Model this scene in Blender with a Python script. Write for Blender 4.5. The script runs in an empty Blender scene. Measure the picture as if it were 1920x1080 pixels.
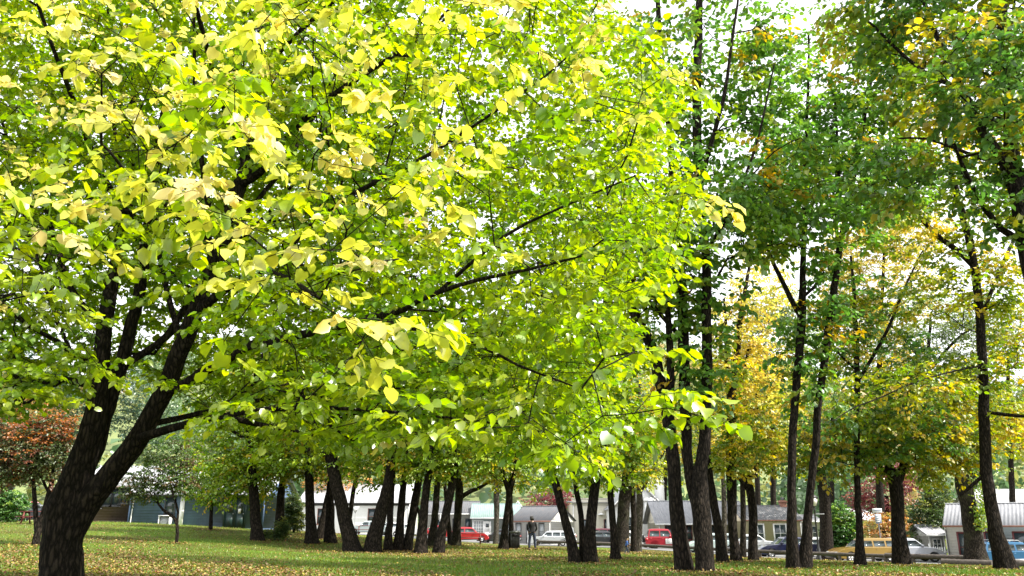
import bpy, bmesh, math, random
import numpy as np
from mathutils import Vector, Matrix

random.seed(11)
rng = np.random.default_rng(11)
SC = bpy.context.scene
COL = SC.collection
R = math.radians

# ------------------------------------------------------------------ camera model
F = 1493.0                      # focal length in pixels of a 1920 px wide frame (28 mm)
TH = math.atan(445.0 / F)       # upward tilt
EYE = 1.26
CT, ST = math.cos(TH), math.sin(TH)

def pix(px, py, Y):
    """world point seen at photo pixel (px, py) standing Y metres ahead"""
    u = (px - 960.0) / F
    v = (540.0 - py) / F
    dy = CT - v * ST
    t = Y / dy
    return np.array([u * t, Y, EYE + t * (ST + v * CT)])

def m_per_px(py, Y):
    v = (540.0 - py) / F
    return (Y / (CT - v * ST)) / F

def project(P):
    P = np.asarray(P, float)
    x = P[..., 0]; y = P[..., 1]; z = P[..., 2] - EYE
    d = y * CT + z * ST
    up = -y * ST + z * CT
    return 960 + F * x / d, 540 - F * up / d

# ------------------------------------------------------------------ terrain
GC = [(0,1080,20),(250,1080,20.5),(500,1080,21.5),(960,1080,22),(1500,1080,22),(1920,1080,22),
      (998,1030,46),(680,1037,43),(483,1012,45),(70,1022,33),(332,1020,40),(60,983,50),(170,976,56),
      (350,984,56),(440,990,56),(550,996,56),(700,1003,92),(885,1018,84),(1030,1024,86),(1245,1029,73),
      (1420,1042,64),(1600,1053,57),(1750,1056,54),(1890,1064,50),(1920,1066,50),(1155,1051,33),(1090,1057,31),
      (810,1020,55),(1690,1058,34),(1480,1064,28),(1885,1069,30),(1350,1053,36)]
gp = [pix(*c) for c in GC]
gp += [np.array(p, float) for p in [(-8,13,0.0),(0,0,-.05),(8,10,0.0),(-14,0,0.1),(14,0,0),(-40,60,1.3),(-60,40,1.2),(-60,100,1.2),
        (60,40,-1.2),(60,100,-.8),(0,125,-.3),(40,125,-.6),(-40,125,.8),(25,95,-.7),(30,30,-.5),(-30,20,.5),(-90,150,1.2),(90,150,-.8),(90,0,-.6),(-90,0,.8)]]
gp = np.array(gp)
def _tps(r): return np.where(r > 1e-9, r * r * np.log(np.maximum(r, 1e-9)), 0.0)
_n = len(gp)
_K = _tps(np.linalg.norm(gp[:, None, :2] - gp[None, :, :2], axis=2)) + np.eye(_n) * 30.0
_A = np.zeros((_n + 3, _n + 3)); _A[:_n, :_n] = _K
_A[:_n, _n] = 1; _A[:_n, _n+1:] = gp[:, :2]; _A[_n:, :_n] = _A[:_n, _n:].T
_w = np.linalg.solve(_A, np.concatenate([gp[:, 2], np.zeros(3)]))
def ground(x, y):
    x = np.atleast_1d(np.asarray(x, float)); y = np.atleast_1d(np.asarray(y, float))
    cx = np.clip(x, -90, 90); cy = np.clip(y, -5, 150)
    r = np.sqrt((cx[:, None] - gp[None, :, 0])**2 + (cy[:, None] - gp[None, :, 1])**2)
    z = _tps(r) @ _w[:_n] + _w[_n] + _w[_n+1] * cx + _w[_n+2] * cy
    return np.clip(z, -1.6, 1.7)
def gz(x, y): return float(ground(x, y)[0])
def foot(px, D):
    """ground point under pixel column px at distance D"""
    py = 1030.0
    for _ in range(6):
        p = pix(px, py, D)
        p[2] = gz(p[0], D)
        py = float(project(p)[1])
    p = pix(px, py, D); p[2] = gz(p[0], D)
    return p

# ------------------------------------------------------------------ mesh helpers
def mesh_from(name, verts, polys, smooth=False, col=None):
    """polys: list of (M,k) int arrays"""
    me = bpy.data.meshes.new(name)
    verts = np.asarray(verts, np.float32)
    polys = [np.asarray(p, np.int32) for p in polys if len(p)]
    me.vertices.add(len(verts)); me.vertices.foreach_set('co', verts.ravel())
    nl = sum(p.size for p in polys); npoly = sum(len(p) for p in polys)
    me.loops.add(nl); me.polygons.add(npoly)
    me.loops.foreach_set('vertex_index', np.concatenate([p.ravel() for p in polys]))
    tot = np.concatenate([np.full(len(p), p.shape[1], np.int32) for p in polys])
    st = np.concatenate([[0], np.cumsum(tot)[:-1]]).astype(np.int32)
    me.polygons.foreach_set('loop_start', st); me.polygons.foreach_set('loop_total', tot)
    if smooth: me.polygons.foreach_set('use_smooth', np.ones(npoly, bool))
    if col is not None:
        at = me.color_attributes.new('Col', 'FLOAT_COLOR', 'POINT')
        c4 = np.ones((len(verts), 4), np.float32); c4[:, :3] = col
        at.data.foreach_set('color', c4.ravel())
    me.update(calc_edges=True); me.validate()
    return me

def link(name, me, mat=None, parent=None, loc=None, rz=None):
    o = bpy.data.objects.new(name, me); COL.objects.link(o)
    if mat is not None and me is not None: me.materials.append(mat)
    if parent is not None: o.parent = parent
    if loc is not None: o.location = loc
    if rz is not None: o.rotation_euler = (0, 0, rz)
    return o
def tag(o, label=None, cat=None, group=None, kind=None):
    if label: o['label'] = label
    if cat: o['category'] = cat
    if group: o['group'] = group
    if kind: o['kind'] = kind
    return o
def empty(name, loc, rz=0, label=None, cat=None, group=None):
    o = link(name, None, loc=loc, rz=rz); o.empty_display_size = .2
    return tag(o, label, cat, group)

class MB:
    """collects shapes that become ONE mesh"""
    def __init__(s): s.v = []; s.f = {}; s.n = 0
    def add(s, v, *faces):
        v = np.asarray(v, float).reshape(-1, 3)
        for f in faces:
            f = np.asarray(f, int)
            if f.size: s.f.setdefault(f.shape[1], []).append(f + s.n)
        s.v.append(v); s.n += len(v); return s
    def box(s, lo, hi, M=None):
        (a, b, c), (d, e, g) = lo, hi
        v = np.array([(a,b,c),(d,b,c),(d,e,c),(a,e,c),(a,b,g),(d,b,g),(d,e,g),(a,e,g)], float)
        if M is not None: v = np.array([M @ Vector(q) for q in v])
        return s.add(v, [(0,3,2,1),(4,5,6,7),(0,1,5,4),(1,2,6,5),(2,3,7,6),(3,0,4,7)])
    def prism(s, outline, y0, y1, axis='y'):
        """outline polygon in (x,z) extruded along y (or (y,z) along x)"""
        o = np.asarray(outline, float); n = len(o)
        def mk(t):
            return np.column_stack([o[:, 0], np.full(n, t), o[:, 1]]) if axis == 'y' else np.column_stack([np.full(n, t), o[:, 0], o[:, 1]])
        v = np.vstack([mk(y0), mk(y1)])
        q = [(i, (i+1) % n, n + (i+1) % n, n + i) for i in range(n)]
        s.add(v, q, [tuple(range(n))[::-1]], [tuple(range(n, 2*n))]); return s
    def tube(s, pts, rad, sides=8, cap=True):
        pts = np.asarray(pts, float); m = len(pts); rad = np.broadcast_to(np.asarray(rad, float), (m,))
        v, q = tube_arr(pts, rad, sides)
        s.add(v, q)
        if cap:
            s.add(np.vstack([v[:sides]]), [tuple(range(sides))[::-1]])
            s.add(np.vstack([v[-sides:]]), [tuple(range(sides))])
        return s
    def lathe(s, prof, sides=16, axis='z', loc=(0,0,0)):
        """profile (r,z) turned round an axis"""
        a = np.linspace(0, 2*math.pi, sides, endpoint=False); v = []
        for r, z in prof:
            c, d = r*np.cos(a), r*np.sin(a); e = np.full(sides, z)
            v.append(np.column_stack([c, d, e]) if axis == 'z' else (np.column_stack([c, e, d]) if axis == 'y' else np.column_stack([e, c, d])))
        m = len(prof); q = []
        for i in range(m-1):
            for j in range(sides):
                k = (j+1) % sides
                q.append((i*sides+j, i*sides+k, (i+1)*sides+k, (i+1)*sides+j))
        s.add(np.vstack(v) + np.array(loc), q); return s
    def build(s, name, mat, parent=None, smooth=False, loc=None, rz=None):
        me = mesh_from(name, np.vstack(s.v), [np.vstack(x) for x in s.f.values()], smooth)
        return link(name, me, mat, parent, loc, rz)

def tube_arr(pts, rad, sides, wob=None):
    m = len(pts)
    t = np.gradient(pts, axis=0); t /= np.maximum(np.linalg.norm(t, axis=1, keepdims=True), 1e-9)
    av = np.abs(t.mean(0)); ref = np.zeros(3); ref[int(np.argmin(av))] = 1
    n1 = np.cross(t, ref); n1 /= np.maximum(np.linalg.norm(n1, axis=1, keepdims=True), 1e-9)
    n2 = np.cross(t, n1)
    a = np.linspace(0, 2*math.pi, sides, endpoint=False)
    rr = rad[:, None] * (wob if wob is not None else np.ones((m, sides)))
    v = pts[:, None, :] + rr[..., None] * (np.cos(a)[None, :, None] * n1[:, None, :] + np.sin(a)[None, :, None] * n2[:, None, :])
    i = np.arange(m-1)[:, None] * sides; j = np.arange(sides)[None, :]; k = (j+1) % sides
    q = np.stack([i+j, i+k, i+sides+k, i+sides+j], -1).reshape(-1, 4)
    return v.reshape(-1, 3), q

# ------------------------------------------------------------------ materials
def nodes(name):
    m = bpy.data.materials.new(name); m.use_nodes = True
    nt = m.node_tree; nt.nodes.clear()
    out = nt.nodes.new('ShaderNodeOutputMaterial')
    return m, nt, out
def N(nt, t, **kw):
    n = nt.nodes.new(t)
    for k, v in kw.items():
        if k in n.inputs: n.inputs[k].default_value = v
        else: setattr(n, k, v)
    return n
def ramp(nt, stops):
    n = nt.nodes.new('ShaderNodeValToRGB'); e = n.color_ramp.elements
    while len(e) < len(stops): e.new(.5)
    for i, (p, c) in enumerate(stops):
        e[i].position = p; e[i].color = (*c, 1) if len(c) == 3 else c
    return n
def simple(name, c, rough=.6, metal=0., var=.12, scale=6., bump=0., spec=.5, coat=0.):
    """principled with a little procedural unevenness"""
    m, nt, out = nodes(name); L = nt.links.new
    b = N(nt, 'ShaderNodeBsdfPrincipled', Roughness=rough, Metallic=metal)
    b.inputs['Specular IOR Level'].default_value = spec
    b.inputs['Coat Weight'].default_value = coat
    tc = N(nt, 'ShaderNodeTexCoord'); nz = N(nt, 'ShaderNodeTexNoise', Scale=scale, Detail=5., Roughness=.6)
    L(tc.outputs['Object'], nz.inputs['Vector'])
    lo = tuple(max(0, x*(1-var)) for x in c); hi = tuple(min(1, x*(1+var)) for x in c)
    rp = ramp(nt, [(.3, lo), (.7, hi)]); L(nz.outputs['Fac'], rp.inputs['Fac']); L(rp.outputs['Color'], b.inputs['Base Color'])
    if bump:
        bp = N(nt, 'ShaderNodeBump', Strength=bump, Distance=.02); L(nz.outputs['Fac'], bp.inputs['Height']); L(bp.outputs['Normal'], b.inputs['Normal'])
    L(b.outputs['BSDF'], out.inputs['Surface']); return m
def bark(name, c0, c1, moss=0.0):
    m, nt, out = nodes(name); L = nt.links.new
    b = N(nt, 'ShaderNodeBsdfPrincipled', Roughness=.95); b.inputs['Specular IOR Level'].default_value = .15
    tc = N(nt, 'ShaderNodeTexCoord'); mp = N(nt, 'ShaderNodeMapping'); mp.inputs['Scale'].default_value = (13, 13, 3.2)
    L(tc.outputs['Object'], mp.inputs['Vector'])
    nz = N(nt, 'ShaderNodeTexNoise', Scale=1.4, Detail=7., Roughness=.65); L(mp.outputs['Vector'], nz.inputs['Vector'])
    vo = N(nt, 'ShaderNodeTexVoronoi', Scale=1.25, feature='DISTANCE_TO_EDGE')
    va = N(nt, 'ShaderNodeVectorMath', operation='MULTIPLY_ADD'); va.inputs[1].default_value = (1.1, 1.1, 1.1); L(nz.outputs['Color'], va.inputs[0]); L(mp.outputs['Vector'], va.inputs[2]); L(va.outputs[0], vo.inputs['Vector'])
    n2 = N(nt, 'ShaderNodeTexNoise', Scale=1.3, Detail=3.); L(tc.outputs['Object'], n2.inputs['Vector'])
    mx = N(nt, 'ShaderNodeMath', operation='MULTIPLY'); L(nz.outputs['Fac'], mx.inputs[0]); L(vo.outputs['Distance'], mx.inputs[1])
    rp = ramp(nt, [(.015, c0), (.17, c1)]); L(mx.outputs[0], rp.inputs['Fac'])
    mm = N(nt, 'ShaderNodeMix', data_type='RGBA'); r2 = ramp(nt, [(.52, (0,0,0)), (.7, (moss,)*3)])
    L(n2.outputs['Fac'], r2.inputs['Fac']); L(r2.outputs['Color'], mm.inputs[0]); L(rp.outputs['Color'], mm.inputs[6]); mm.inputs[7].default_value = (.10,.11,.06,1)
    L(mm.outputs[2], b.inputs['Base Color'])
    bp = N(nt, 'ShaderNodeBump', Strength=1., Distance=.16); L(mx.outputs[0], bp.inputs['Height']); L(bp.outputs['Normal'], b.inputs['Normal'])
    L(b.outputs['BSDF'], out.inputs['Surface']); return m
def leafmat(name, trans=.5, gloss=.06, rough=.35):
    m, nt, out = nodes(name); L = nt.links.new
    at = N(nt, 'ShaderNodeAttribute', attribute_name='Col')
    d = N(nt, 'ShaderNodeBsdfDiffuse'); t = N(nt, 'ShaderNodeBsdfTranslucent'); g = N(nt, 'ShaderNodeBsdfGlossy', Roughness=rough)
    g.inputs['Color'].default_value = (.9,.95,.9,1)
    hs = N(nt, 'ShaderNodeHueSaturation', Saturation=1.12, Value=1.15)
    L(at.outputs['Color'], d.inputs['Color']); L(at.outputs['Color'], hs.inputs['Color']); L(hs.outputs['Color'], t.inputs['Color'])
    a = N(nt, 'ShaderNodeMixShader', Fac=trans); L(d.outputs[0], a.inputs[1]); L(t.outputs[0], a.inputs[2])
    b = N(nt, 'ShaderNodeMixShader', Fac=gloss); L(a.outputs[0], b.inputs[1]); L(g.outputs[0], b.inputs[2])
    L(b.outputs[0], out.inputs['Surface']); return m
def glassmat(name, c=(.03,.045,.05)):
    m, nt, out = nodes(name); L = nt.links.new
    b = N(nt, 'ShaderNodeBsdfPrincipled', Roughness=.06); b.inputs['Base Color'].default_value = (*c, 1); b.inputs['Specular IOR Level'].default_value = .8
    tc = N(nt, 'ShaderNodeTexCoord'); nz = N(nt, 'ShaderNodeTexNoise', Scale=2.5, Detail=2.); L(tc.outputs['Object'], nz.inputs['Vector'])
    bp = N(nt, 'ShaderNodeBump', Strength=.05, Distance=.05); L(nz.outputs['Fac'], bp.inputs['Height']); L(bp.outputs['Normal'], b.inputs['Normal'])
    L(b.outputs['BSDF'], out.inputs['Surface']); return m
def roofmat(name, c, rust=0.0, metal=.0, rough=.55):
    m, nt, out = nodes(name); L = nt.links.new
    b = N(nt, 'ShaderNodeBsdfPrincipled', Roughness=rough, Metallic=metal)
    tc = N(nt, 'ShaderNodeTexCoord'); mp = N(nt, 'ShaderNodeMapping'); mp.inputs['Scale'].default_value = (5, .7, .7); L(tc.outputs['Object'], mp.inputs['Vector'])
    nz = N(nt, 'ShaderNodeTexNoise', Scale=1.6, Detail=6., Roughness=.7); L(mp.outputs['Vector'], nz.inputs['Vector'])
    rp = ramp(nt, [(.32, tuple(x*.72 for x in c)), (.62, tuple(min(1, x*1.15) for x in c))]); L(nz.outputs['Fac'], rp.inputs['Fac'])
    mm = N(nt, 'ShaderNodeMix', data_type='RGBA'); r2 = ramp(nt, [(.55, (0,0,0)), (.68, (rust,)*3)]); L(nz.outputs['Fac'], r2.inputs['Fac'])
    L(r2.outputs['Color'], mm.inputs[0]); L(rp.outputs['Color'], mm.inputs[6]); mm.inputs[7].default_value = (.22,.11,.06,1)
    L(mm.outputs[2], b.inputs['Base Color']); L(b.outputs['BSDF'], out.inputs['Surface']); return m

M = {}
M['bark'] = bark('dark_bark', (.006,.0048,.0036), (.050,.039,.03))
M['bark_old'] = bark('old_bark', (.012,.01,.008), (.062,.05,.039), .4)
M['bark_pale'] = bark('pale_bark', (.03,.026,.022), (.14,.12,.10), .4)
M['leaf'] = leafmat('broad_leaf', .62, .06, .34)
M['leaf_small'] = leafmat('distant_leaf', .5, .05, .4)
M['litter'] = leafmat('fallen_leaf', .15, .04, .5)
M['blade'] = leafmat('grass_blade', .3, .04, .45)
M['glass'] = glassmat('window_glass')
M['glass_pale'] = glassmat('curtained_glass', (.28,.3,.3))
M['rubber'] = simple('rubber', (.02,.02,.021), .85)
M['rim'] = simple('alloy_rim', (.45,.45,.46), .35, .7)
M['dark'] = simple('dark_plastic', (.018,.018,.02), .6)
M['black'] = simple('black_iron', (.015,.015,.017), .5)
M['white'] = simple('white_paint', (.78,.78,.76), .55, var=.05)
M['cream'] = simple('cream_paint', (.68,.64,.53), .6, var=.06)
M['beige'] = simple('beige_paint', (.78,.67,.5), .65, var=.07)
M['paleblue'] = simple('grey_green_boards', (.36,.42,.42), .65, var=.08)
M['lightgrey'] = simple('light_grey_boards', (.5,.5,.47), .65, var=.08)
M['blueboard'] = simple('slate_blue_boards', (.10,.16,.285), .65, var=.2, scale=2)
M['brownboard'] = simple('brown_boards', (.16,.125,.105), .7, var=.15)
M['whiteboard'] = simple('white_boards', (.74,.74,.71), .6, var=.07)
M['concrete'] = simple('concrete', (.4,.39,.36), .85, var=.2, bump=.3)
M['redframe'] = simple('maroon_paint', (.10,.018,.018), .5)
M['greydark'] = simple('charcoal_paint', (.06,.06,.062), .55)
M['greendoor'] = simple('dark_green_paint', (.012,.035,.032), .45)
M['roof_white'] = roofmat('pale_iron_roof', (.42,.43,.45), 0, 0, .5)
M['roof_grey'] = roofmat('grey_iron_roof', (.10,.105,.115), .5)
M['roof_dark'] = roofmat('old_iron_roof', (.115,.12,.13), .55)
M['roof_green'] = roofmat('pale_green_roof', (.2,.29,.275), .2)
M['roof_galv'] = roofmat('galvanised_roof', (.25,.255,.275), .12, .1, .5)
M['gutter'] = simple('rusty_gutter', (.24,.11,.075), .7)
M['redwood'] = simple('red_stained_timber', (.15,.032,.028), .7, var=.25, scale=9)
M['log'] = simple('weathered_log', (.075,.062,.052), .9, var=.35, scale=8, bump=.5)
M['metalgrey'] = simple('grey_metal', (.32,.33,.34), .5, .3)
M['lampglass'] = simple('frosted_lantern_glass', (.7,.68,.6), .3)
M['amber'] = simple('amber_lens', (.6,.2,.03), .25)
M['tail'] = simple('red_lens', (.35,.012,.015), .2)
M['lens'] = simple('clear_lens', (.6,.62,.64), .12)
M['skin'] = simple('skin', (.42,.25,.18), .55)
M['hair'] = simple('dark_hair', (.012,.01,.009), .6)
M['hair_fair'] = simple('fair_hair', (.33,.22,.11), .6)
M['blacktop'] = simple('black_cloth', (.008,.008,.009), .9)
M['jeans'] = simple('dark_denim', (.02,.028,.05), .9, scale=40)
M['bluecoat'] = simple('blue_jacket_cloth', (.035,.10,.3), .8)
M['shoe'] = simple('shoe_leather', (.02,.017,.015), .6)
M['asphalt'] = simple('asphalt', (.16,.16,.16), .9, var=.25, scale=14, bump=.3)
M['path'] = simple('pale_footpath', (.42,.41,.39), .9, var=.15, scale=8, bump=.2)
M['flower'] = simple('sign_blue_grey', (.4,.46,.56), .5)
def paint(n, c): return simple(n, c, .28, .25, .05, 3., coat=.6)
# ------------------------------------------------------------------ tree growing
def catmull(P, n):
    P = np.asarray(P, float)
    if len(P) == 2: return P[0] + (P[1]-P[0]) * np.linspace(0, 1, n)[:, None]
    Q = np.vstack([2*P[0]-P[1], P, 2*P[-1]-P[-2]])
    out = []
    for s in np.linspace(0, len(P)-1-1e-6, n):
        i = int(s); t = s - i; a, b, c, d = Q[i:i+4]
        out.append(.5*((2*b) + (-a+c)*t + (2*a-5*b+4*c-d)*t*t + (-a+3*b-3*c+d)*t**3))
    return np.array(out)

class Skel:
    def __init__(s): s.p = []; s.par = []; s.r = []; s.len = []; s.fixed = []
    def node(s, p, par, r, fixed=False):
        s.p.append(np.asarray(p, float)); s.par.append(par); s.r.append(r); s.fixed.append(fixed)
        s.len.append(0 if par < 0 else s.len[par] + float(np.linalg.norm(s.p[-1]-s.p[par])))
        return len(s.p)-1
    def stem(s, pts, rad, par=-1, step=.4, wob=.018):
        pts = np.asarray(pts, float); rad = np.asarray(rad, float)
        L = np.linalg.norm(np.diff(pts, axis=0), axis=1).sum(); n = max(len(pts), int(L/step)+1)
        X = catmull(np.column_stack([pts, rad]), n)
        st = 0
        w = np.cumsum(rng.normal(0, wob, (n, 3)), 0)*[1, 1, .3]; w -= np.linspace(0, 1, n)[:, None]*w[-1]; X[:, :3] += w*np.minimum(1, np.arange(n)/4)[:, None]*.8
        if par >= 0: st = 1
        last = par; ids = []
        for q in X[st:]:
            last = s.node(q[:3], last, max(q[3], .004), True); ids.append(last)
        return ids
    def nearest(s, p):
        return int(np.argmin(np.linalg.norm(np.array(s.p) - p, axis=1)))
    def grow(s, A, step=.5, pen=.25, bend=.35, jit=.06, up=.0, skip=0):
        """join every anchor to the skeleton, nearest first"""
        A = np.asarray(A, float); n = len(A)
        P = np.array(s.p); ln = np.array(s.len)
        ok = np.arange(len(P)) >= skip
        best = np.full(n, -1); cost = np.full(n, 1e9)
        C = np.linalg.norm(A[:, None] - P[None], axis=2) + pen*ln[None] + np.where(ok, 0, 1e6)[None]
        best = C.argmin(1); cost = C.min(1); done = np.zeros(n, bool); tip = np.zeros(n, int); dr = np.zeros((n, 3))
        for _ in range(n):
            i = int(np.argmin(np.where(done, 1e12, cost))); b = int(best[i]); a = A[i]; q = s.p[b]
            done[i] = True
            d = float(np.linalg.norm(a-q)); k = max(1, int(d/step))
            pp = s.par[b]; pd = (q - s.p[pp]) if pp >= 0 else np.array([0, 0, 1.])
            pd = pd/max(np.linalg.norm(pd), 1e-9)
            c = q + pd*d*bend + np.array([0, 0, up*d])
            last = b; new = []
            for j in range(1, k+1):
                t = j/k; x = (1-t)**2*q + 2*t*(1-t)*c + t*t*a
                if j < k: x = x + rng.normal(0, jit*min(d, 1.5)*.5, 3)
                last = s.node(x, last, .004); new.append(last)
            tip[i] = last; e = s.p[last]-s.p[s.par[last]]; dr[i] = e/max(np.linalg.norm(e), 1e-9)
            Q = np.array([s.p[z] for z in new]); lq = np.array([s.len[z] for z in new])
            C = np.linalg.norm(A[:, None]-Q[None], axis=2) + pen*lq[None]
            m = C.min(1); w = m < cost
            cost = np.where(w, m, cost); best = np.where(w, np.array(new)[C.argmin(1)], best)
        return tip, dr
    def radii(s, tip_r, ex=.46):
        n = len(s.p); cnt = np.zeros(n); haschild = np.zeros(n, bool)
        for i in range(n):
            if s.par[i] >= 0: haschild[s.par[i]] = True
        for i in range(n-1, -1, -1):
            if not haschild[i]: cnt[i] += 1
            if s.par[i] >= 0: cnt[s.par[i]] += cnt[i]
        for i in range(n):
            if not s.fixed[i]:
                r = tip_r*cnt[i]**ex
                if s.par[i] >= 0: r = min(r, s.r[s.par[i]]*.9)
                s.r[i] = r
    def mesh(s, D=20, flare=None, minr=.0):
        n = len(s.p); kids = [[] for _ in range(n)]
        for i in range(n):
            if s.par[i] >= 0: kids[s.par[i]].append(i)
        starts = [(i, -1) for i in range(n) if s.par[i] < 0]
        V = []; Q = []; nv = 0
        while starts:
            i, pa = starts.pop()
            ch = [pa] if pa >= 0 else []
            ch.append(i)
            while kids[i]:
                ks = sorted(kids[i], key=lambda z: (s.fixed[z], s.r[z]), reverse=True)
                for z in ks[1:]: starts.append((z, i))
                i = ks[0]; ch.append(i)
            pts = np.array([s.p[z] for z in ch]); rad = np.array([s.r[z] for z in ch])
            if pa >= 0: rad[0] = rad[1]
            if len(pts) < 2: continue
            rm = rad.max()
            if rm < minr: continue
            sides = 16 if rm > .2 else 10 if rm > .08 else 6 if rm > .02 else 4 if rm > .009 else 3
            wob = None
            if rm > .1:
                a = np.linspace(0, 2*math.pi, sides, endpoint=False)
                h = np.concatenate([[0], np.cumsum(np.linalg.norm(np.diff(pts, axis=0), axis=1))])
                ph = rng.uniform(0, 6.28, 4)
                wob = 1 + .07*np.sin(2*a[None]+ph[0]+.5*h[:, None]) + .05*np.sin(3*a[None]+ph[1]-.8*h[:, None]) + .035*np.sin(5*a[None]+ph[2]+.3*h[:, None])
                wob += rng.normal(0, .018, wob.shape)
                if pa < 0:
                    fl = np.exp(-h/(.9*rm+.08))[:, None]
                    wob = wob*(1 + fl*(.14 + .13*np.sin(5*a[None]+ph[3])))
            v, q = tube_arr(pts, rad, sides, wob)
            V.append(v); Q.append(q+nv); nv += len(v)
        return np.vstack(V), np.vstack(Q)

TPL = {  # leaf outlines: (along, side, lift)
 'heart': (np.array([(0,0,0),(.5,0,-.04),(1.03,0,-.17),(-.07,.25,.06),(.30,.49,.1),(.74,.36,.0),(-.09,-.29,.06),(.32,-.47,.1),(.76,-.34,.0)]),
           np.array([(0,3,4,1),(1,4,5,2),(0,1,7,6),(1,2,8,7)])),
 'oval': (np.array([(0,0,0),(1,0,-.12),(.3,.38,.1),(.72,.3,.02),(.3,-.38,.1),(.72,-.3,.02)]),
          np.array([(0,2,3,1),(0,1,5,4)])),
 'dia': (np.array([(0,0,0),(1,0,-.1),(.45,.42,.08),(.45,-.42,.08)]), np.array([(0,2,1),(0,1,3)])),
}
def unit(v): return v/np.maximum(np.linalg.norm(v, axis=-1, keepdims=True), 1e-9)
def leaves(base, axis, nrm, size, col, tpl):
    T, Fc = TPL[tpl]; n = len(base)
    axis = unit(axis); nrm = unit(nrm - axis*(nrm*axis).sum(1, keepdims=True)); side = np.cross(nrm, axis)
    curl = rng.uniform(.1, 2.5, n)[:, None]; wd = rng.uniform(.82, 1.12, n)[:, None]
    s = size[:, None, None]
    v = base[:, None] + s*(axis[:, None]*T[None, :, :1] + side[:, None]*(T[None, :, 1:2]*wd[..., None]) + nrm[:, None]*(T[None, :, 2:]*curl[..., None]))
    v = v + nrm[:, None]*(s*rng.normal(0, .035, (n, len(T), 1)))
    f = (Fc[None] + (np.arange(n)*len(T))[:, None, None]).reshape(-1, Fc.shape[1])
    c = np.repeat(col, len(T), axis=0); c = np.clip(c*(1+rng.normal(0, .09, (len(c), 1))), .003, .92)
    return v.reshape(-1, 3), f, c

def batch_tubes(P, rad, sides=3):
    """P (N,k,3) -> thin twigs"""
    n, k, _ = P.shape
    t = unit(P[:, -1]-P[:, 0]); ref = np.where(np.abs(t[:, 2:3]) > .8, np.array([[1., 0, 0]]), np.array([[0, 0, 1.]]))
    a = unit(np.cross(t, ref)); b = np.cross(t, a)
    an = np.linspace(0, 2*math.pi, sides, endpoint=False)
    off = np.cos(an)[None, :, None]*a[:, None] + np.sin(an)[None, :, None]*b[:, None]
    r = rad[:, None]*np.linspace(1, .5, k)[None]
    v = P[:, :, None] + r[:, :, None, None]*off[:, None]
    i = np.arange(n)[:, None, None]*(k*sides) + np.arange(k-1)[None, :, None]*sides; j = np.arange(sides)[None, None]; kk = (j+1) % sides
    q = np.stack([i+j, i+kk, i+sides+kk, i+sides+j], -1).reshape(-1, 4)
    return v.reshape(-1, 3), q

def spray(A, dirs, col, L, K, m, size, tpl, droop=.3, jit=.12, twig=.004, jcol=.16, flat=.5):
    """leafy twigs at anchors: K side twigs each with m leaves, plus leaves along the leader"""
    A = np.asarray(A, float); n = len(A)
    up = np.array([0, 0, 1.])
    h = dirs*np.array([1, 1, flat]) + rng.normal(0, .28, (n, 3)); h[:, 2] -= .12; d = unit(h)
    lat = unit(np.cross(d, up[None]) + rng.normal(0, .1, (n, 3)))
    Ln = L*rng.uniform(.7, 1.3, n)
    B = A - d*(Ln*.25)[:, None]
    def along(t): return B + d*(Ln*t)[:, None] - up*(Ln*droop*.35*t*t)[:, None]
    tw = [np.stack([along(0), along(.5), along(1.)], 1)]
    bs, ax, ci = [], [], []
    for k in range(K):
        t = (k+.6)/K*.85; sd = 1 if k % 2 else -1
        o = along(t); l = Ln*rng.uniform(.3, .62, n)*(1.1-.5*t)
        ld = unit(lat*sd + d*rng.uniform(.5, .9, (n, 1)) + rng.normal(0, .15, (n, 3)))
        def al(u): return o + ld*(l*u)[:, None] - up*(l*droop*u*u)[:, None]
        tw.append(np.stack([al(0), al(.55), al(1)], 1))
        ls = unit(np.cross(ld, up[None]))
        for j in range(m):
            u = (j+1)/m; s2 = 1 if j % 2 else -1
            last = (j == m-1)
            bs.append(al(u*.98) + rng.normal(0, jit*.25*L, (n, 3)))
            ax.append(ld*(1. if last else .55) + ls*(0 if last else .75*s2) - up*droop*rng.uniform(.5, 2.2, (n, 1)) + rng.normal(0, .25, (n, 3)))
            ci.append(np.arange(n))
    for j in range(3):
        u = .55+.2*j+.05; s2 = 1 if j % 2 else -1
        bs.append(along(min(u, 1.))); ax.append(d + lat*(.6*s2 if j < 2 else 0) - up*droop*rng.uniform(.5, 2., (n, 1)) + rng.normal(0, .2, (n, 3))); ci.append(np.arange(n))
    bs = np.vstack(bs); ax = np.vstack(ax); ci = np.concatenate(ci); k = len(bs)
    keep = rng.random(k) < .93; bs, ax, ci = bs[keep], ax[keep], ci[keep]; k = len(bs)
    nr = up[None] + rng.normal(0, .42, (k, 3))
    sz = size*rng.uniform(.62, 1.2, k)
    c = col[ci]*(1+rng.normal(0, jcol, (k, 1)))*(1+rng.normal(0, jcol*.35, (k, 3)))
    c = np.clip(c, .004, .9)
    v, f, cc = leaves(bs, ax, nr, sz, c, tpl)
    T = None
    if twig:
        TW = np.vstack(tw); T = batch_tubes(TW, np.full(len(TW), twig)*rng.uniform(.7, 1.2, len(TW)), 3)
    return (v, f, cc), T

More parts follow.
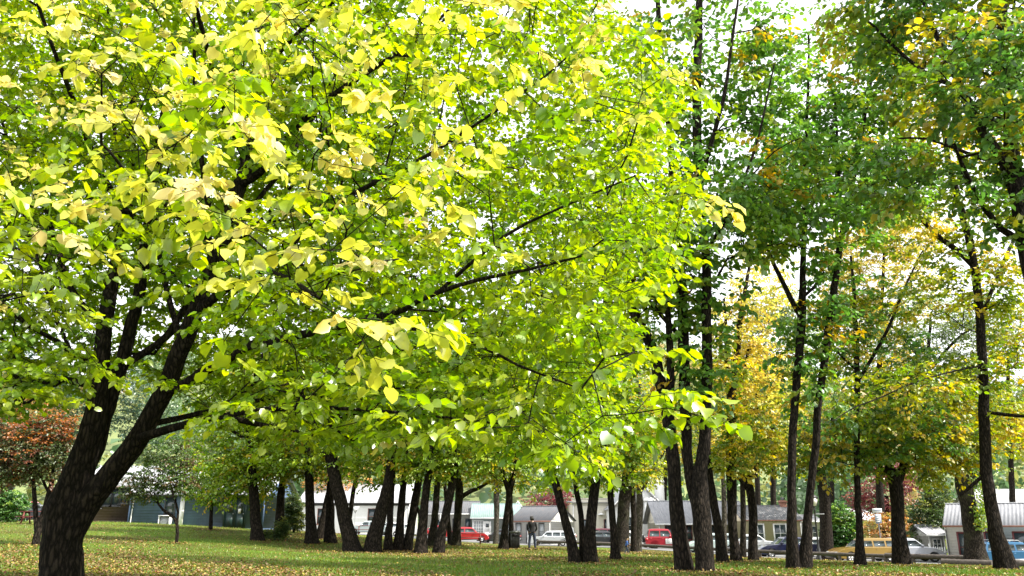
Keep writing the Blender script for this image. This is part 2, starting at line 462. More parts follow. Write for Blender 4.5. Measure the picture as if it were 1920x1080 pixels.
PAL = {  # (weight, colour) leaf colours
 'lime':   [(.5,(.265,.395,.022)),(.34,(.36,.46,.028)),(.16,(.17,.30,.022))],
 'yellow_near': [(.38,(.75,.67,.19)),(.32,(.62,.63,.11)),(.08,(.79,.67,.34)),(.22,(.44,.53,.05))],
 'mid':    [(.5,(.22,.35,.03)),(.34,(.34,.45,.035)),(.10,(.12,.22,.025)),(.06,(.58,.45,.05))],
 'deep':   [(.46,(.125,.26,.05)),(.32,(.19,.34,.05)),(.18,(.30,.38,.05)),(.04,(.52,.36,.05))],
 'deepmix':[(.45,(.10,.21,.04)),(.27,(.19,.28,.035)),(.14,(.32,.31,.035)),(.09,(.55,.44,.07))],
 'olive':  [(.4,(.19,.25,.025)),(.3,(.30,.30,.03)),(.2,(.48,.38,.04)),(.1,(.10,.17,.03))],
 'gold':   [(.45,(.70,.55,.12)),(.35,(.62,.56,.13)),(.2,(.40,.42,.07))],
 'goldgreen':[(.24,(.62,.48,.07)),(.38,(.38,.42,.04)),(.38,(.2,.30,.035))],
 'rust':   [(.20,(.22,.08,.04)),(.36,(.11,.11,.04)),(.30,(.08,.12,.035)),(.14,(.40,.16,.05))],
 'dusky':  [(.45,(.085,.125,.03)),(.4,(.08,.15,.025)),(.15,(.16,.11,.05))],
 'orange': [(.45,(.58,.29,.10)),(.3,(.48,.24,.09)),(.25,(.42,.36,.10))],
 'crimson':[(.45,(.25,.06,.075)),(.3,(.19,.05,.06)),(.25,(.33,.14,.11))],
 'willow': [(.5,(.22,.30,.10)),(.3,(.28,.36,.13)),(.2,(.14,.22,.08))],
 'hedge':  [(.5,(.06,.15,.03)),(.3,(.12,.25,.05)),(.2,(.24,.36,.06))],
 'darkbush':[(.5,(.045,.08,.02)),(.3,(.09,.14,.03)),(.2,(.2,.22,.04))],
 'blueconifer':[(.5,(.05,.10,.06)),(.5,(.09,.15,.08))],
 'hill':   [(.4,(.10,.17,.08)),(.3,(.15,.22,.09)),(.2,(.28,.30,.10)),(.1,(.4,.32,.12))],
}
def pick(pal, n, P=None, coh=.55):
    """colour per spray; neighbours tend to agree"""
    w = np.array([a for a, _ in PAL[pal]]); C = np.array([c for _, c in PAL[pal]]); cw = np.cumsum(w)/w.sum()
    u = rng.random(n)
    if P is not None:
        f = np.zeros(n)
        for k in range(5):
            g = rng.normal(0, 1, 3)*(.35+.25*k); f += np.sin(P@g+rng.uniform(0, 6.28))
        rank = np.argsort(np.argsort(f))/max(n, 1)
        pm = rng.random(n) < coh
        u = np.where(pm, (rank+rng.normal(0, .06, n)) % 1.0, u)
    i = np.minimum(np.searchsorted(cw, u), len(C)-1)
    return C[i]*rng.uniform(.85, 1.15, (n, 1))

def ell_points(ells, n, D, shell=.35):
    """anchors in ellipsoids given as (px, py, rx, ry[, dD[, depth radius m]]) at distance D"""
    w = np.array([e[2]*e[3] for e in ells], float); w /= w.sum(); out = []
    cnt = rng.multinomial(n, w)
    for e, k in zip(ells, cnt):
        dD = e[4] if len(e) > 4 else 0
        c = pix(e[0], e[1], D+dD); s = m_per_px(e[1], D+dD)
        rx, rz = e[2]*s, e[3]*s; ry = e[5] if len(e) > 5 else max(.6, .8*min(rx, rz*1.3))
        u = unit(rng.normal(0, 1, (k, 3))); rad = (shell+(1-shell)*rng.random(k))**(1/1.6)
        lump = 1+.22*np.sin(u@np.array([3., 1, 2])*2.1+e[0])*np.cos(u@np.array([1., -2, 3])*1.7+e[1])
        p = c + u*(rad*lump)[:, None]*np.array([rx, ry, rz])
        out.append(p)
    P = np.vstack(out); g = ground(P[:, 0], P[:, 1])
    return P[P[:, 2] > g+.25]

FEET = []; DENS = 2.2; WID = .82
def q4(q): return q[4] if len(q) > 4 else None
def tree(name, label, cat, D, stems, crown, na, pal, ls=.16, L=.7, K=4, m=3, tpl='oval', bk='bark', tip=.006, twig=0, group=None,
         pen=.22, step=.7, droop=.3, shell=.35, mat='leaf_small', pal2=None, minr=0., up=.08, jit=.12, part=('trunk', 'crown'), coh=.55, skipf=.35):
    """stems: lists of (px, py, width px[, dD]); the first point of a stem without a joint stands on the ground"""
    sk = Skel(); b0 = foot(stems[0][0][0], D); first = None; skip = 0
    for si, st in enumerate(stems):
        pts, rad = [], []
        joint = si > 0 and (q4(st[0]) == 1 or (st[0][1] <= 990 and q4(st[0]) is None))
        for j, q in enumerate(st):
            dd = q[3] if len(q) > 3 else 0
            p = pix(q[0], q[1], D+dd)
            if j == 0 and not joint and q[1] > 965:
                p = foot(q[0], D+dd); p[2] -= .12
            pts.append(p); rad.append(q[2]*.5*WID*m_per_px(q[1], D+dd))
        par = -1
        if joint:
            par = sk.nearest(pts[0]); pts[0] = sk.p[par]
        ids = sk.stem(pts, rad, par, .45)
        if si == 0: skip = int(len(ids)*skipf)
    A = ell_points(crown, int(na*DENS), D, shell)
    tipn, dr = sk.grow(A, step=step, pen=pen, up=up, skip=skip)
    sk.radii(tip)
    v, q = sk.mesh(D, minr=minr)
    col = pick(pal, len(A), A, coh)
    (lv, lf, lc), T = spray(A, dr, col, L, K, m, ls, tpl, droop=droop, twig=twig, jit=jit)
    if T is not None:
        q = np.vstack([q, T[1]+len(v)]); v = np.vstack([v, T[0]])
    root = empty(name, b0, 0, label, cat, group)
    if cat == 'tree' and D < 60: FEET.append((b0[0], b0[1], stems[0][0][2]*m_per_px(1030, D)))
    link(part[0], mesh_from(part[0], v-b0, [q], True), M[bk], root)
    link(part[1], mesh_from(part[1], lv-b0, [lf], False, lc), M[mat], root)
    return root
# ------------------------------------------------------------------ the big lime tree in front
def near_tree():
    D = 13.0; sk = Skel(); b0 = foot(112, D)
    def S(st, par=-1, joint=None):
        pts = []; rad = []
        for q in st:
            dd = q[3] if len(q) > 3 else 0
            pts.append(pix(q[0], q[1], D+dd)); rad.append(q[2]*.43*m_per_px(q[1], D+dd))
        if par >= 0:
            j = sk.nearest(pts[0]) ; pts[0] = sk.p[j]; par = j
        return sk.stem(pts, rad, par, .3, .012)
    base = foot(114, D); base[2] -= .15
    p2 = [(116,1080,78),(121,1010,74),(130,955,80),(142,905,62),(160,845,50),(176,780,42),(186,705,35),(190,640,31),(197,580,29,.2),(214,500,26,.5),(232,400,22,.8),(243,300,19,1.2),(250,180,16,1.6),(255,40,13,2),(250,-140,9,2.2),(240,-300,5,2.4)]
    pts = [base]+[pix(q[0], q[1], D+(q[3] if len(q) > 3 else 0)) for q in p2]
    rad = [84*.47*m_per_px(1080, D)]+[q[2]*.45*m_per_px(q[1], D) for q in p2]
    sk.stem(pts, rad, -1, .22, .008)
    # right-leaning main limb and the second upright, then the lesser limbs
    S([(117,1060,50),(128,1000,58),(160,937,58),(203,884,50),(243,835,46),(272,790,42),(302,742,39),(335,660,36,-.2),(358,600,34,-.3),(377,540,32,-.4),(402,470,31,-.4),(428,395,30,-.3),(452,330,29,-.2),(468,250,25,0),(480,150,20,.2),(492,20,15,.4),(500,-150,10,.6),(505,-320,5,.8)], 0)
    S([(150,905,44),(172,850,40,.25),(192,785,37,.3),(212,725,34,.3),(228,680,31,.3),(240,615,29,.4),(256,560,27,.5),(268,500,25,.6),(278,430,22,.8),(292,330,18,1),(310,200,14,1.2),(330,40,11,1.4),(345,-150,6,1.6)], 0)
    S([(312,735,26),(345,722,24,-.3),(385,696,22,-.7),(425,674,21,-1.1),(470,645,20,-1.5),(512,640,19,-1.9),(560,627,18,-2.2),(640,608,17,-2.7),(705,590,16,-3.1),(760,578,13,-3.5),(820,548,11,-3.9),(900,522,9,-4.3),(990,505,7,-4.7),(1090,480,5,-5.1)], 0)
    S([(252,825,24),(280,815,20,-.2),(320,803,18,-.5),(362,791,16,-.8),(412,779,14,-1.2),(480,768,12,-1.7),(560,762,10,-2.2),(660,765,8,-2.7),(780,775,6,-3.2),(900,790,4,-3.6)], 0)
    S([(278,800,17),(330,785,14,.5),(400,768,12,1.),(480,750,10,1.6),(570,742,8,2.2),(680,745,5,2.8)], 0)
    S([(186,690,15),(160,672,14,-.4),(132,660,12,-.9),(108,640,10,-1.3),(55,612,8,-2.0),(0,575,6,-2.8),(-90,545,5,-3.6)], 0)
    S([(160,610,18),(150,560,15,.4),(120,490,13,.6),(100,420,11,.8),(60,300,9,1.2),(10,170,7,1.6),(-40,20,5,2)], 0)
    S([(262,690,18),(300,640,17,.3),(330,600,16,.5),(372,540,13,.6),(430,470,11,.9),(500,400,9,1.2),(580,310,7,1.5),(680,200,5,1.8)], 0)
    S([(372,600,22),(405,555,20,-.6),(450,525,18,-1.1),(500,500,16,-1.6),(560,440,14,-2.2),(640,370,12,-2.8),(720,330,10,-3.3),(830,270,8,-3.9),(950,190,6,-4.5),(1060,110,4,-5.)], 0)
    S([(440,360,20),(490,320,18,-.6),(540,260,16,-1.2),(610,190,13,-1.8),(700,130,10,-2.4),(800,60,8,-3),(900,-40,5,-3.5)], 0)
    S([(236,420,14),(190,330,13,-.8),(150,230,11,-1.6),(110,120,9,-2.5),(70,0,7,-3.2),(40,-120,4,-4)], 0)
    S([(455,320,16),(430,230,14,-.9),(400,130,12,-1.9),(370,20,10,-2.9),(340,-110,6,-3.8)], 0)
    S([(705,590,12,-3.1),(780,620,10,-3.6),(870,640,8,-4.2),(980,690,6,-4.8),(1090,730,4,-5.4)], 0)
    S([(820,548,9,-3.9),(890,490,8,-4.2),(970,430,7,-4.5),(1080,380,5,-4.9),(1190,330,4,-5.3)], 0)
    S([(480,150,13,.2),(560,60,11,-.8),(660,-30,9,-1.8),(780,-120,6,-2.6)], 0)
    S([(410,470,14,-.4),(350,420,12,-1.8),(300,380,10,-3.2),(240,330,8,-4.6),(190,270,6,-5.8)], 0)
    S([(500,500,11,-1.6),(540,520,10,-3),(570,540,8,-4.2),(600,560,5,-5.4)], 0)

    for st in ([(214,500,13,.5),(172,385,12,.7),(165,250,9,1),(180,100,7,1.3),(190,-60,4,1.5)], [(268,500,14,.6),(243,380,12,.5),(216,250,9,.3),(206,120,7,0),(200,-30,4,-.3)],
               [(402,470,15,-.4),(382,350,12,-.5),(371,220,9,-.8),(365,80,7,-1.2),(360,-60,4,-1.5)], [(377,540,15,-.4),(442,430,13,-.2),(522,330,11,.2),(592,210,9,.7),(642,90,7,1.1),(672,-50,4,1.5)],
               [(345,640,14,-.2),(306,520,12,.4),(292,410,10,.9),(303,290,8,1.3),(320,150,6,1.8)], [(452,330,12,-.2),(520,230,10,.4),(560,110,8,1),(590,-40,5,1.5)], [(128,660,9,-.9),(90,560,8,-.4),(60,450,6,.2),(20,330,4,.8)]): S(st, 0)
    # leafy anchor points
    XR = [(-400,1120),(0,1140),(60,1200),(150,1290),(250,1240),(380,1330),(450,1280),(500,1255),(600,1180),(640,1210),(700,1130),(760,1170),(800,1170),(860,1130),(900,1070)]
    YB = [(-400,820),(0,790),(100,770),(180,740),(240,690),(300,735),(380,800),(480,815),(560,835),(650,850),(800,835),(900,840),(1000,868),(1080,895),(1150,850),(1300,770),(1400,760)]
    out = []; tot = 0
    c = np.array([-5.4, 10.6, 6.3]); rr = np.array([10.5, 8.8, 7.2])
    while tot < 8300:
        n = 20000
        p = c + rng.uniform(-1, 1, (n, 3))*rr
        q = ((p-c)/rr); q2 = (q*q).sum(1)
        px, py = project(p)
        k = (q2 < 1) & (p[:, 1] > 6.6) & (p[:, 2] > 1.9) & (p[:, 2] < 11.5) & (px > -420) & (py > -330)
        k &= px < np.interp(py, [a for a, _ in XR], [b for _, b in XR])-15
        k &= py < np.interp(px, [a for a, _ in YB], [b for _, b in YB])-20
        pr = .22+.78*q2; pr = np.where((p[:, 2] < 4.6) & ((px < 130) | (px > 470)), pr*1.9, pr)*np.clip((p[:, 1]-5.8)/3., .15, 1)*np.where((p[:, 2] > 5.5) & (px < 760) & (p[:, 1] > 9.5), 2.1, 1)
        # limbs stay in view through the hollow of the crown round the trunk
        hol = np.exp(-(((px-290)/190)**2+((py-640)/150)**2)*1.1)*(p[:, 1] < 13.6)
        hol2 = np.exp(-(((px-420)/120)**2+((py-330)/120)**2))*.75*(p[:, 1] < 12.6)
        pr *= (1-.74*np.clip(hol, 0, 1))*(1-hol2)
        k &= rng.random(n) < pr
        p = p[k]; out.append(p); tot += len(p)
    A = np.vstack(out)[:8300]
    # outermost sprays that hang nearest to the viewer
    F_ = []
    def front(n, x0, x1, y0, y1, d0, d1):
        for _ in range(n): F_.append(pix(rng.uniform(x0, x1), rng.uniform(y0, y1), rng.uniform(d0, d1)))
    front(52, -120, 560, -120, 400, 4.5, 6.6); front(46, 480, 1120, -90, 330, 5.0, 7.4); front(22, -60, 480, 330, 500, 4.8, 6.8)
    front(14, 560, 960, 300, 500, 5.2, 7); front(10, 1000, 1260, 100, 330, 6, 8)
    for q in [(505,520,5.0),(560,545,5.1),(640,595,4.9),(720,600,4.8),(790,590,4.8),(690,650,5.1),(420,640,5.3),(480,430,5.0),(560,465,5.0),(620,470,5.2),(350,380,4.7),(760,350,4.9),
              (1130,780,6.2),(1190,775,6.1),(1250,765,6.0),(1310,778,5.9),(1245,738,6.),(1085,850,6.6),(1060,830,6.4),(1110,700,6.6),(1190,660,6.8),(1280,380,6.5),(1310,370,6.4),(1250,500,6.8),(1290,160,7.0),(1220,740,6.2),(960,760,6.2),(880,790,6.2),(740,740,6.0)]:
        F_.append(pix(*q))
    FA = np.array(F_); nF = len(FA)
    Aall = np.vstack([A, FA])
    tipn, dr = sk.grow(Aall, step=.42, pen=.16, bend=.32, jit=.07, up=.05, skip=24)
    sk.radii(.0042, .47)
    v, q = sk.mesh(13)
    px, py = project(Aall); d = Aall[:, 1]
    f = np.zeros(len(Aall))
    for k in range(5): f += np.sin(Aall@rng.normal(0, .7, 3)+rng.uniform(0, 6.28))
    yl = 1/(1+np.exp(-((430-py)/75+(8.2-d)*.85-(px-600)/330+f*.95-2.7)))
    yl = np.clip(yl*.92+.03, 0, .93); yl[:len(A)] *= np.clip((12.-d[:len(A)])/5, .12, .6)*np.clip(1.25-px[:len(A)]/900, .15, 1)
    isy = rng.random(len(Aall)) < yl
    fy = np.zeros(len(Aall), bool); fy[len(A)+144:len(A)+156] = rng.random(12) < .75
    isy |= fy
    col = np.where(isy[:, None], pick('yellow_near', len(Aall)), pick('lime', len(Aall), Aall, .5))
    nA = len(A)
    (lv, lf, lc), T = spray(A, dr[:nA], col[:nA], .56, 4, 5, .089, 'heart', droop=.26, twig=.003, jit=.06, jcol=.12, flat=.22)
    (l2, f2, c2), T2 = spray(FA, dr[nA:], col[nA:], .5, 3, 5, .102, 'heart', droop=.34, twig=.003, jit=.05, jcol=.1, flat=.3)
    lf = np.vstack([lf, f2+len(lv)]); lv = np.vstack([lv, l2]); lc = np.vstack([lc, c2])
    q = np.vstack([q, T[1]+len(v), T2[1]+len(v)+len(T[0])]); v = np.vstack([v, T[0], T2[0]])
    root = empty('linden_tree', b0, 0, 'huge spreading linden with lime and yellow leaves and forked dark trunk, nearest the viewer', 'tree', 'park trees')
    link('trunk', mesh_from('trunk', v-b0, [q], True), M['bark'], root)
    link('crown', mesh_from('crown', lv-b0, [lf], False, lc), M['leaf'], root)
near_tree()

G = 'park trees'
# ------------------------------------------------------------------ right-hand trees, nearest first
tree('sycamore_tree', 'tall sycamore hanging in from the right edge with dark limbs high in the corner', 'tree', 19.5,
     [[(1990,1062,60),(1975,850,44),(1950,620,38),(1915,430,34),(1897,300,30),(1888,180,26),(1880,40,22),(1876,-140,14),(1872,-300,8)],
      [(1912,400,24),(1880,300,20),(1835,235,17),(1800,165,15),(1765,90,12),(1735,10,10),(1700,-120,6)],
      [(1800,165,12),(1760,150,9),(1700,110,8),(1640,50,6),(1600,20,4)], [(1870,300,12),(1820,290,9),(1740,260,6),(1680,260,4)],
      [(1925,460,18),(1870,420,14),(1815,330,10,-1),(1790,270,7,-1.5)]],
     [(1800,30,220,150),(1900,200,110,190),(1650,20,110,90),(1880,380,60,90),(1760,150,110,90),(1850,-120,240,150),(1850,140,120,140,-3),(1660,330,90,70,-1),(1780,330,80,60,-1)], 400, 'deepmix',
     ls=.2, L=.68, K=4, m=3, twig=.004, group=G, tip=.007, droop=.35)
tree('sycamore_tree', 'pair of close dark trunks, one lightly barked, standing tallest in the right middle', 'tree', 24,
     [[(1320,1076,40),(1316,1000,40),(1312,930,38),(1315,870,28),(1324,800,25),(1326,720,24),(1324,640,23),(1320,520,22),(1314,400,21),(1309,280,20),(1308,160,19),(1312,40,17),(1318,-120,11),(1325,-300,6)],
      [(1312,1010,24,.2,1),(1300,930,25,.25),(1291,860,25,.3),(1286,760,25,.3),(1281,640,24,.4),(1277,530,22,.5),(1268,400,18,.7),(1255,250,15,.9),(1240,90,12,1.2),(1228,-90,8,1.5),(1220,-260,4,1.7)],
      [(1312,330,13),(1332,270,11,-.4),(1355,190,9,-.8),(1372,90,7,-1.1),(1386,-20,5,-1.3),(1395,-150,3,-1.5)],
      [(1320,480,11),(1362,410,9,-.8),(1400,330,7,-1.2),(1430,230,5,-1.6),(1452,120,3,-2)],
      [(1281,640,12,.4),(1230,580,10,0),(1180,520,8,-.3),(1130,470,5,-.6)]],
     [(1330,60,150,150),(1400,300,110,150),(1340,430,130,110),(1250,240,90,180),(1420,430,110,70),(1440,140,70,140),(1322,660,34,110),(1284,720,26,90),(1310,-160,170,120),(1330,560,70,90),(1230,520,80,110),(1390,380,90,90,-2),(1500,330,80,90,-2),(1560,420,80,70,-1)], 450, 'deep',
     ls=.21, L=.7, K=4, m=3, twig=.0045, group=G, tip=.008, droop=.35)
tree('elm_tree', 'broad dark trunk leaning left, directly left of the paired tall trunks', 'tree', 24.6,
     [[(1283,1075,42),(1274,1010,37),(1266,930,32),(1262,860,32),(1252,790,31),(1240,720,28),(1222,650,24),(1190,590,21),(1160,520,17),(1130,420,12),(1105,320,7)],
      [(1252,790,18),(1256,720,20,-.4),(1256,640,17,-.5),(1250,570,13,-.5),(1235,480,9,-.4)]],
     [(1160,480,120,120),(1110,380,110,100),(1230,520,60,90),(1190,640,60,60)], 130, 'mid', ls=.18, L=.7, twig=.004, group=G, tip=.007)
tree('sycamore_tree', 'twin slim dark trunks rising from one flared foot, beside the lamp post', 'tree', 26.5,
     [[(1486,1068,34),(1485,1010,26),(1485,930,21),(1486,830,19),(1491,740,18),(1498,650,17),(1504,588,17),(1508,510,13),(1511,430,11),(1512,330,9),(1514,200,7),(1516,60,4)],
      [(1507,1068,34,0,0),(1513,1000,22),(1517,930,18),(1527,850,18),(1537,760,18),(1552,660,17),(1566,560,16),(1575,480,14),(1590,410,12),(1608,300,10),(1630,180,7),(1645,60,4)],
      [(1502,590,12),(1480,555,12),(1458,510,10),(1440,470,8),(1420,400,5)], [(1575,480,9),(1570,400,8),(1572,300,7),(1565,180,5)],
      [(1505,560,8),(1525,540,7),(1545,510,5)]],
     [(1520,290,120,100),(1600,260,110,110),(1480,380,90,70),(1610,420,60,50),(1560,130,130,120),(1640,130,90,120),(1450,440,60,40),(1540,380,140,55,-2),(1550,620,55,60),(1500,660,45,110),(1560,520,50,90),(1520,770,60,45,1),(1680,330,80,90)], 430, 'deep',
     ls=.2, L=.66, twig=.004, group=G, tip=.0065, droop=.35)
tree('maple_tree', 'dark trunk leaning left with long bare arms and thin gold leaves, by the blue wagon', 'tree', 29,
     [[(1890,1070,48),(1878,1030,38),(1866,980,28),(1855,900,24),(1848,800,22),(1843,700,21),(1838,600,20),(1832,530,19),(1820,460,17),(1803,390,15),(1785,320,12),(1770,240,9),(1755,150,6)],
      [(1825,500,13),(1795,470,12),(1755,440,10),(1715,395,8),(1680,350,5)], [(1855,900,11),(1800,930,6,.5)],
      [(1845,690,5),(1790,695,4.5,-1),(1720,715,4,-1.6),(1650,745,3.5,-2.2),(1600,765,3,-2.6),(1560,790,2,-3)],
      [(1849,770,10),(1890,778,9,-.6),(1940,782,7,-1)], [(1808,400,9),(1790,370,7),(1730,380,5),(1690,400,3)],
      [(1838,600,9),(1870,520,9,.6),(1905,440,7,1),(1940,360,5,1.4)]],
     [(1790,300,110,90),(1720,420,90,70),(1860,430,80,110),(1800,700,110,40),(1640,770,90,40),(1900,800,60,60),(1740,220,70,80),(1890,620,50,90),(1700,720,130,28,-1.5),(1700,330,110,60),(1840,520,90,70),(1760,560,90,60)], 340, 'goldgreen',
     ls=.18, L=.65, K=4, twig=.004, group=G, tip=.006)
tree('elm_tree', 'three dark stems fanning from one foot in the middle of the lawn', 'tree', 31,
     [[(1108,1058,34),(1106,1020,27),(1109,975,23),(1116,920,22),(1122,870,22),(1126,810,21),(1131,740,18),(1135,660,16),(1138,590,14),(1140,500,11),(1140,400,7)],
      [(1080,1058,32,0,0),(1070,1015,25),(1059,980,21),(1048,945,19),(1038,905,18),(1024,870,13),(1010,820,10),(990,750,7)],
      [(1092,1050,16,.3,0),(1090,1000,13,.4),(1084,950,12,.4),(1078,905,11,.4),(1076,850,8,.4),(1080,780,5,.4)]],
     [(1100,640,110,120),(1020,760,80,80),(1150,520,80,110),(1075,880,70,40),(1160,780,60,70)], 210, 'mid', ls=.175, L=.62, twig=.004, group=G, tip=.006)
tree('maple_tree', 'straight slender trunk in the sunlit grass before the gold station wagon', 'tree', 31,
     [[(1613,1062,30),(1611,1010,18),(1608,950,15),(1607,880,14),(1606,800,13),(1606,720,12),(1604,640,11),(1600,560,8),(1595,480,5)],
      [(1606,720,8),(1640,660,8),(1670,600,7),(1700,530,5),(1730,470,3)], [(1606,700,7),(1570,660,6),(1540,610,4)],[(1607,860,6),(1660,830,5),(1720,820,3)]],
     [(1610,820,130,60),(1640,680,110,70),(1700,790,100,60),(1590,580,60,60),(1530,850,70,50),(1660,560,50,50)], 250, 'deepmix', ls=.175, L=.62, twig=.004, group=G, tip=.005, coh=.7)
tree('oak_tree', 'thick dark trunk splitting into heavy arms before the silver hatchback', 'tree', 33,
     [[(1692,1060,42),(1686,1010,33),(1683,960,29),(1681,915,32),(1668,870,20),(1660,830,15),(1652,780,10),(1640,720,6)],
      [(1686,920,18),(1694,870,18),(1696,820,14),(1700,760,10),(1710,690,6)], [(1672,900,10),(1645,870,8),(1625,845,5)]],
     [(1690,820,120,70),(1770,860,80,50),(1620,850,70,45),(1720,740,100,70),(1800,780,70,70)], 230, 'olive', ls=.175, L=.62, twig=.004, group=G, tip=.006)
tree('maple_tree', 'dark trunk tilting left beside the paired tall trunks, yellowing lower leaves', 'tree', 33,
     [[(1355,1057,30),(1350,1015,23),(1343,970,20),(1336,925,18),(1331,880,15),(1328,800,11),(1330,720,7)]],
     [(1360,850,60,50),(1350,720,60,80),(1400,800,50,60)], 90, 'goldgreen', ls=.17, L=.6, twig=.004, group=G, tip=.005)
tree('maple_tree', 'upright trunk forking high among bright gold leaves, right of the tall pair', 'tree', 35,
     [[(1380,1053,28),(1375,1000,22),(1372,940,23),(1371,870,22),(1371,800,20),(1374,740,18),(1380,680,16),(1388,610,13),(1398,550,10),(1408,480,6)],
      [(1371,770,12),(1362,700,11),(1362,620,8),(1358,560,5)],[(1376,720,9),(1395,700,8),(1405,640,5)]],
     [(1400,700,70,90),(1370,620,60,80),(1430,780,80,60),(1420,560,60,60),(1380,850,60,40)], 210, 'gold', ls=.17, L=.6, K=3, twig=.004, group=G, tip=.005)
tree('elm_tree', 'crooked forked trunk standing in front of the beige cottage', 'tree', 37,
     [[(1412,1048,24),(1411,1005,19),(1411,960,19),(1405,915,18),(1398,885,14),(1392,840,10),(1388,780,6)],
      [(1406,905,11),(1418,875,10),(1432,840,7),(1450,800,5)],[(1410,940,8),(1395,910,6),(1382,895,5)]],
     [(1420,830,80,60),(1470,850,70,40),(1440,730,60,60)], 120, 'goldgreen', ls=.17, L=.6, twig=.004, group=G, tip=.005)
tree('elm_tree', 'single dark trunk right of the three fanning stems, near the child in blue', 'tree', 34.5,
     [[(1155,1053,26),(1152,1015,17),(1148,970,15),(1144,925,14),(1138,890,13),(1134,840,10),(1128,770,6)]],
     [(1150,880,60,40),(1120,760,70,80),(1180,800,50,70)], 100, 'mid', ls=.17, L=.6, twig=.004, group=G, tip=.005)
# ------------------------------------------------------------------ the grove in the left middle
def grove(label, D, stems, crown, na=150, pal='mid', bk='bark', kind='elm_tree', ls=.185, tip=.006):
    tree(kind, label, 'tree', D, stems, crown+[(stems[0][0][0]+rng.uniform(-30, 30), rng.uniform(835, 890), rng.uniform(30, 60), rng.uniform(18, 34))], int(na*1.2), pal, ls=ls, L=.9, K=4, m=3, tpl='oval', bk=bk, group=G, tip=tip, twig=.005)
grove('stout trunk leaning left, crossing its right-leaning neighbour in the grove', 42, [[(661,1038,46),(655,1010,36),(645,975,31),(636,935,28),(627,895,26),(618,855,24),(611,815,20),(602,740,14),(596,650,8)]],
      [(590,740,110,100),(560,840,90,35),(640,640,100,110)], 190)
grove('stout trunk leaning right, foot touching its left-leaning neighbour', 42.2, [[(699,1040,42),(704,1010,35),(714,975,31),(722,940,27),(730,900,24),(737,860,22),(743,800,18),(750,720,13),(756,620,7)]],
      [(760,730,100,100),(700,640,90,100),(740,860,70,30)], 180)
grove('straight dark trunk half hidden behind the stout right-leaning trunk', 44, [[(728,1034,24),(730,990,17),(733,940,14),(736,890,12),(738,800,9),(740,700,5)]], [(720,760,70,80)], 60)
grove('slim trunk left of a close pair in the grove, almost upright', 44.2, [[(746,1034,28),(749,990,18),(753,940,16),(758,890,13),(762,820,10),(768,720,6)]], [(780,740,80,90),(760,860,50,30)], 100)
grove('slim trunk of a close pair leaning right in the grove', 44.3, [[(763,1032,22),(769,990,18),(777,940,17),(784,900,15),(789,860,13),(795,780,9),(800,690,5)], [(778,945,9),(786,960,8),(790,985,6)]], [(810,740,80,90)], 100)
grove('tidy straight trunk left of a leaning one, before the red hatchback', 41.5, [[(789,1040,32),(792,1000,22),(797,950,18),(802,900,16),(806,860,14),(812,780,10),(818,690,5)]], [(830,720,90,100),(810,870,60,30)], 120)
grove('curving trunk leaning right, last of the grove before the open lawn', 41.7, [[(822,1039,30),(827,1000,21),(835,965,18),(845,920,17),(853,880,15),(858,840,11),(866,760,8),(872,680,4)]], [(890,730,100,100),(870,860,70,35)], 140)
grove('dark trunk with smooth flared foot at the left side of the grove', 46, [[(585,1020,36),(583,985,24),(581,940,20),(578,890,18),(574,850,13),(568,780,9),(560,700,5)], [(579,895,11),(570,870,9),(560,840,6)]], [(530,760,90,90),(570,870,60,35),(500,860,60,40)], 140, 'olive')
grove('lone dark trunk at the lawn edge, left of the ivy-footed one', 45, [[(484,1014,30),(481,985,24),(477,940,21),(473,900,19),(469,850,16),(466,800,13),(458,720,9),(452,640,5)], [(468,830,9),(440,810,7),(410,790,4)]],
      [(440,840,70,60),(420,900,60,40),(480,740,90,90),(400,800,60,40),(520,860,40,40)], 190, 'mid')
grove('dark trunk with brown ivy tangled round its foot', 49, [[(523,1008,28),(526,970,19),(530,920,16),(536,880,13),(540,830,9),(545,760,5)]], [(530,830,70,60),(500,900,50,30)], 100, 'olive')
grove('thin trunk leaning far right, behind the smooth flared trunk', 50, [[(598,1012,20),(605,975,14),(612,940,13),(620,905,11),(630,860,8),(640,790,4)]], [(640,800,70,60)], 60)
grove('short thick trunk standing behind the crossing of two leaning trunks', 47.5, [[(621,1024,30),(619,990,22),(618,950,20),(619,910,16),(622,850,11),(626,780,6)]], [(600,800,80,60),(650,850,60,35)], 80)
grove('thin reddish trunk leaning right in front of the white building', 52, [[(650,1015,11),(656,965,10),(663,920,10),(670,885,9),(676,840,7),(684,780,4)]], [(690,800,60,60)], 60, 'olive')
grove('rough trunk hidden between two grove trunks, before the light grey house', 50, [[(809,1020,28),(814,985,18),(818,945,16),(820,900,13),(822,840,9)]], [(830,820,70,60)], 70, 'mid', 'bark_old')
grove('rough old trunk with one long arm reaching right, by the picnic bench', 52, [[(855,1020,24),(857,985,17),(859,945,18),(860,915,18),(856,870,13),(852,820,9)], [(861,935,11),(880,922,10),(900,914,8),(922,900,6),(945,890,4)]],
      [(870,840,70,60),(940,870,60,40)], 110, 'olive', 'bark_old')
grove('small dark trunk in the shade left of the picnic bench', 54, [[(845,1016,15),(842,985,11),(838,945,9),(834,900,7),(830,840,4)]], [(820,850,50,50)], 40)
grove('slender trunk forking at head height, before the dark sedan', 47, [[(943,1028,24),(947,995,16),(952,960,15),(956,930,16),(946,895,10),(938,865,9),(930,830,7),(920,770,5)], [(956,930,11),(962,900,11),(966,870,8),(970,820,5)]],
      [(930,830,90,60),(980,800,70,70),(1000,880,50,40),(940,740,90,80)], 180)
grove('thin dark trunk just behind the slender forking trunk', 49, [[(959,1024,14),(958,980,10),(957,940,9),(956,880,6)]], [(950,850,50,40)], 30)
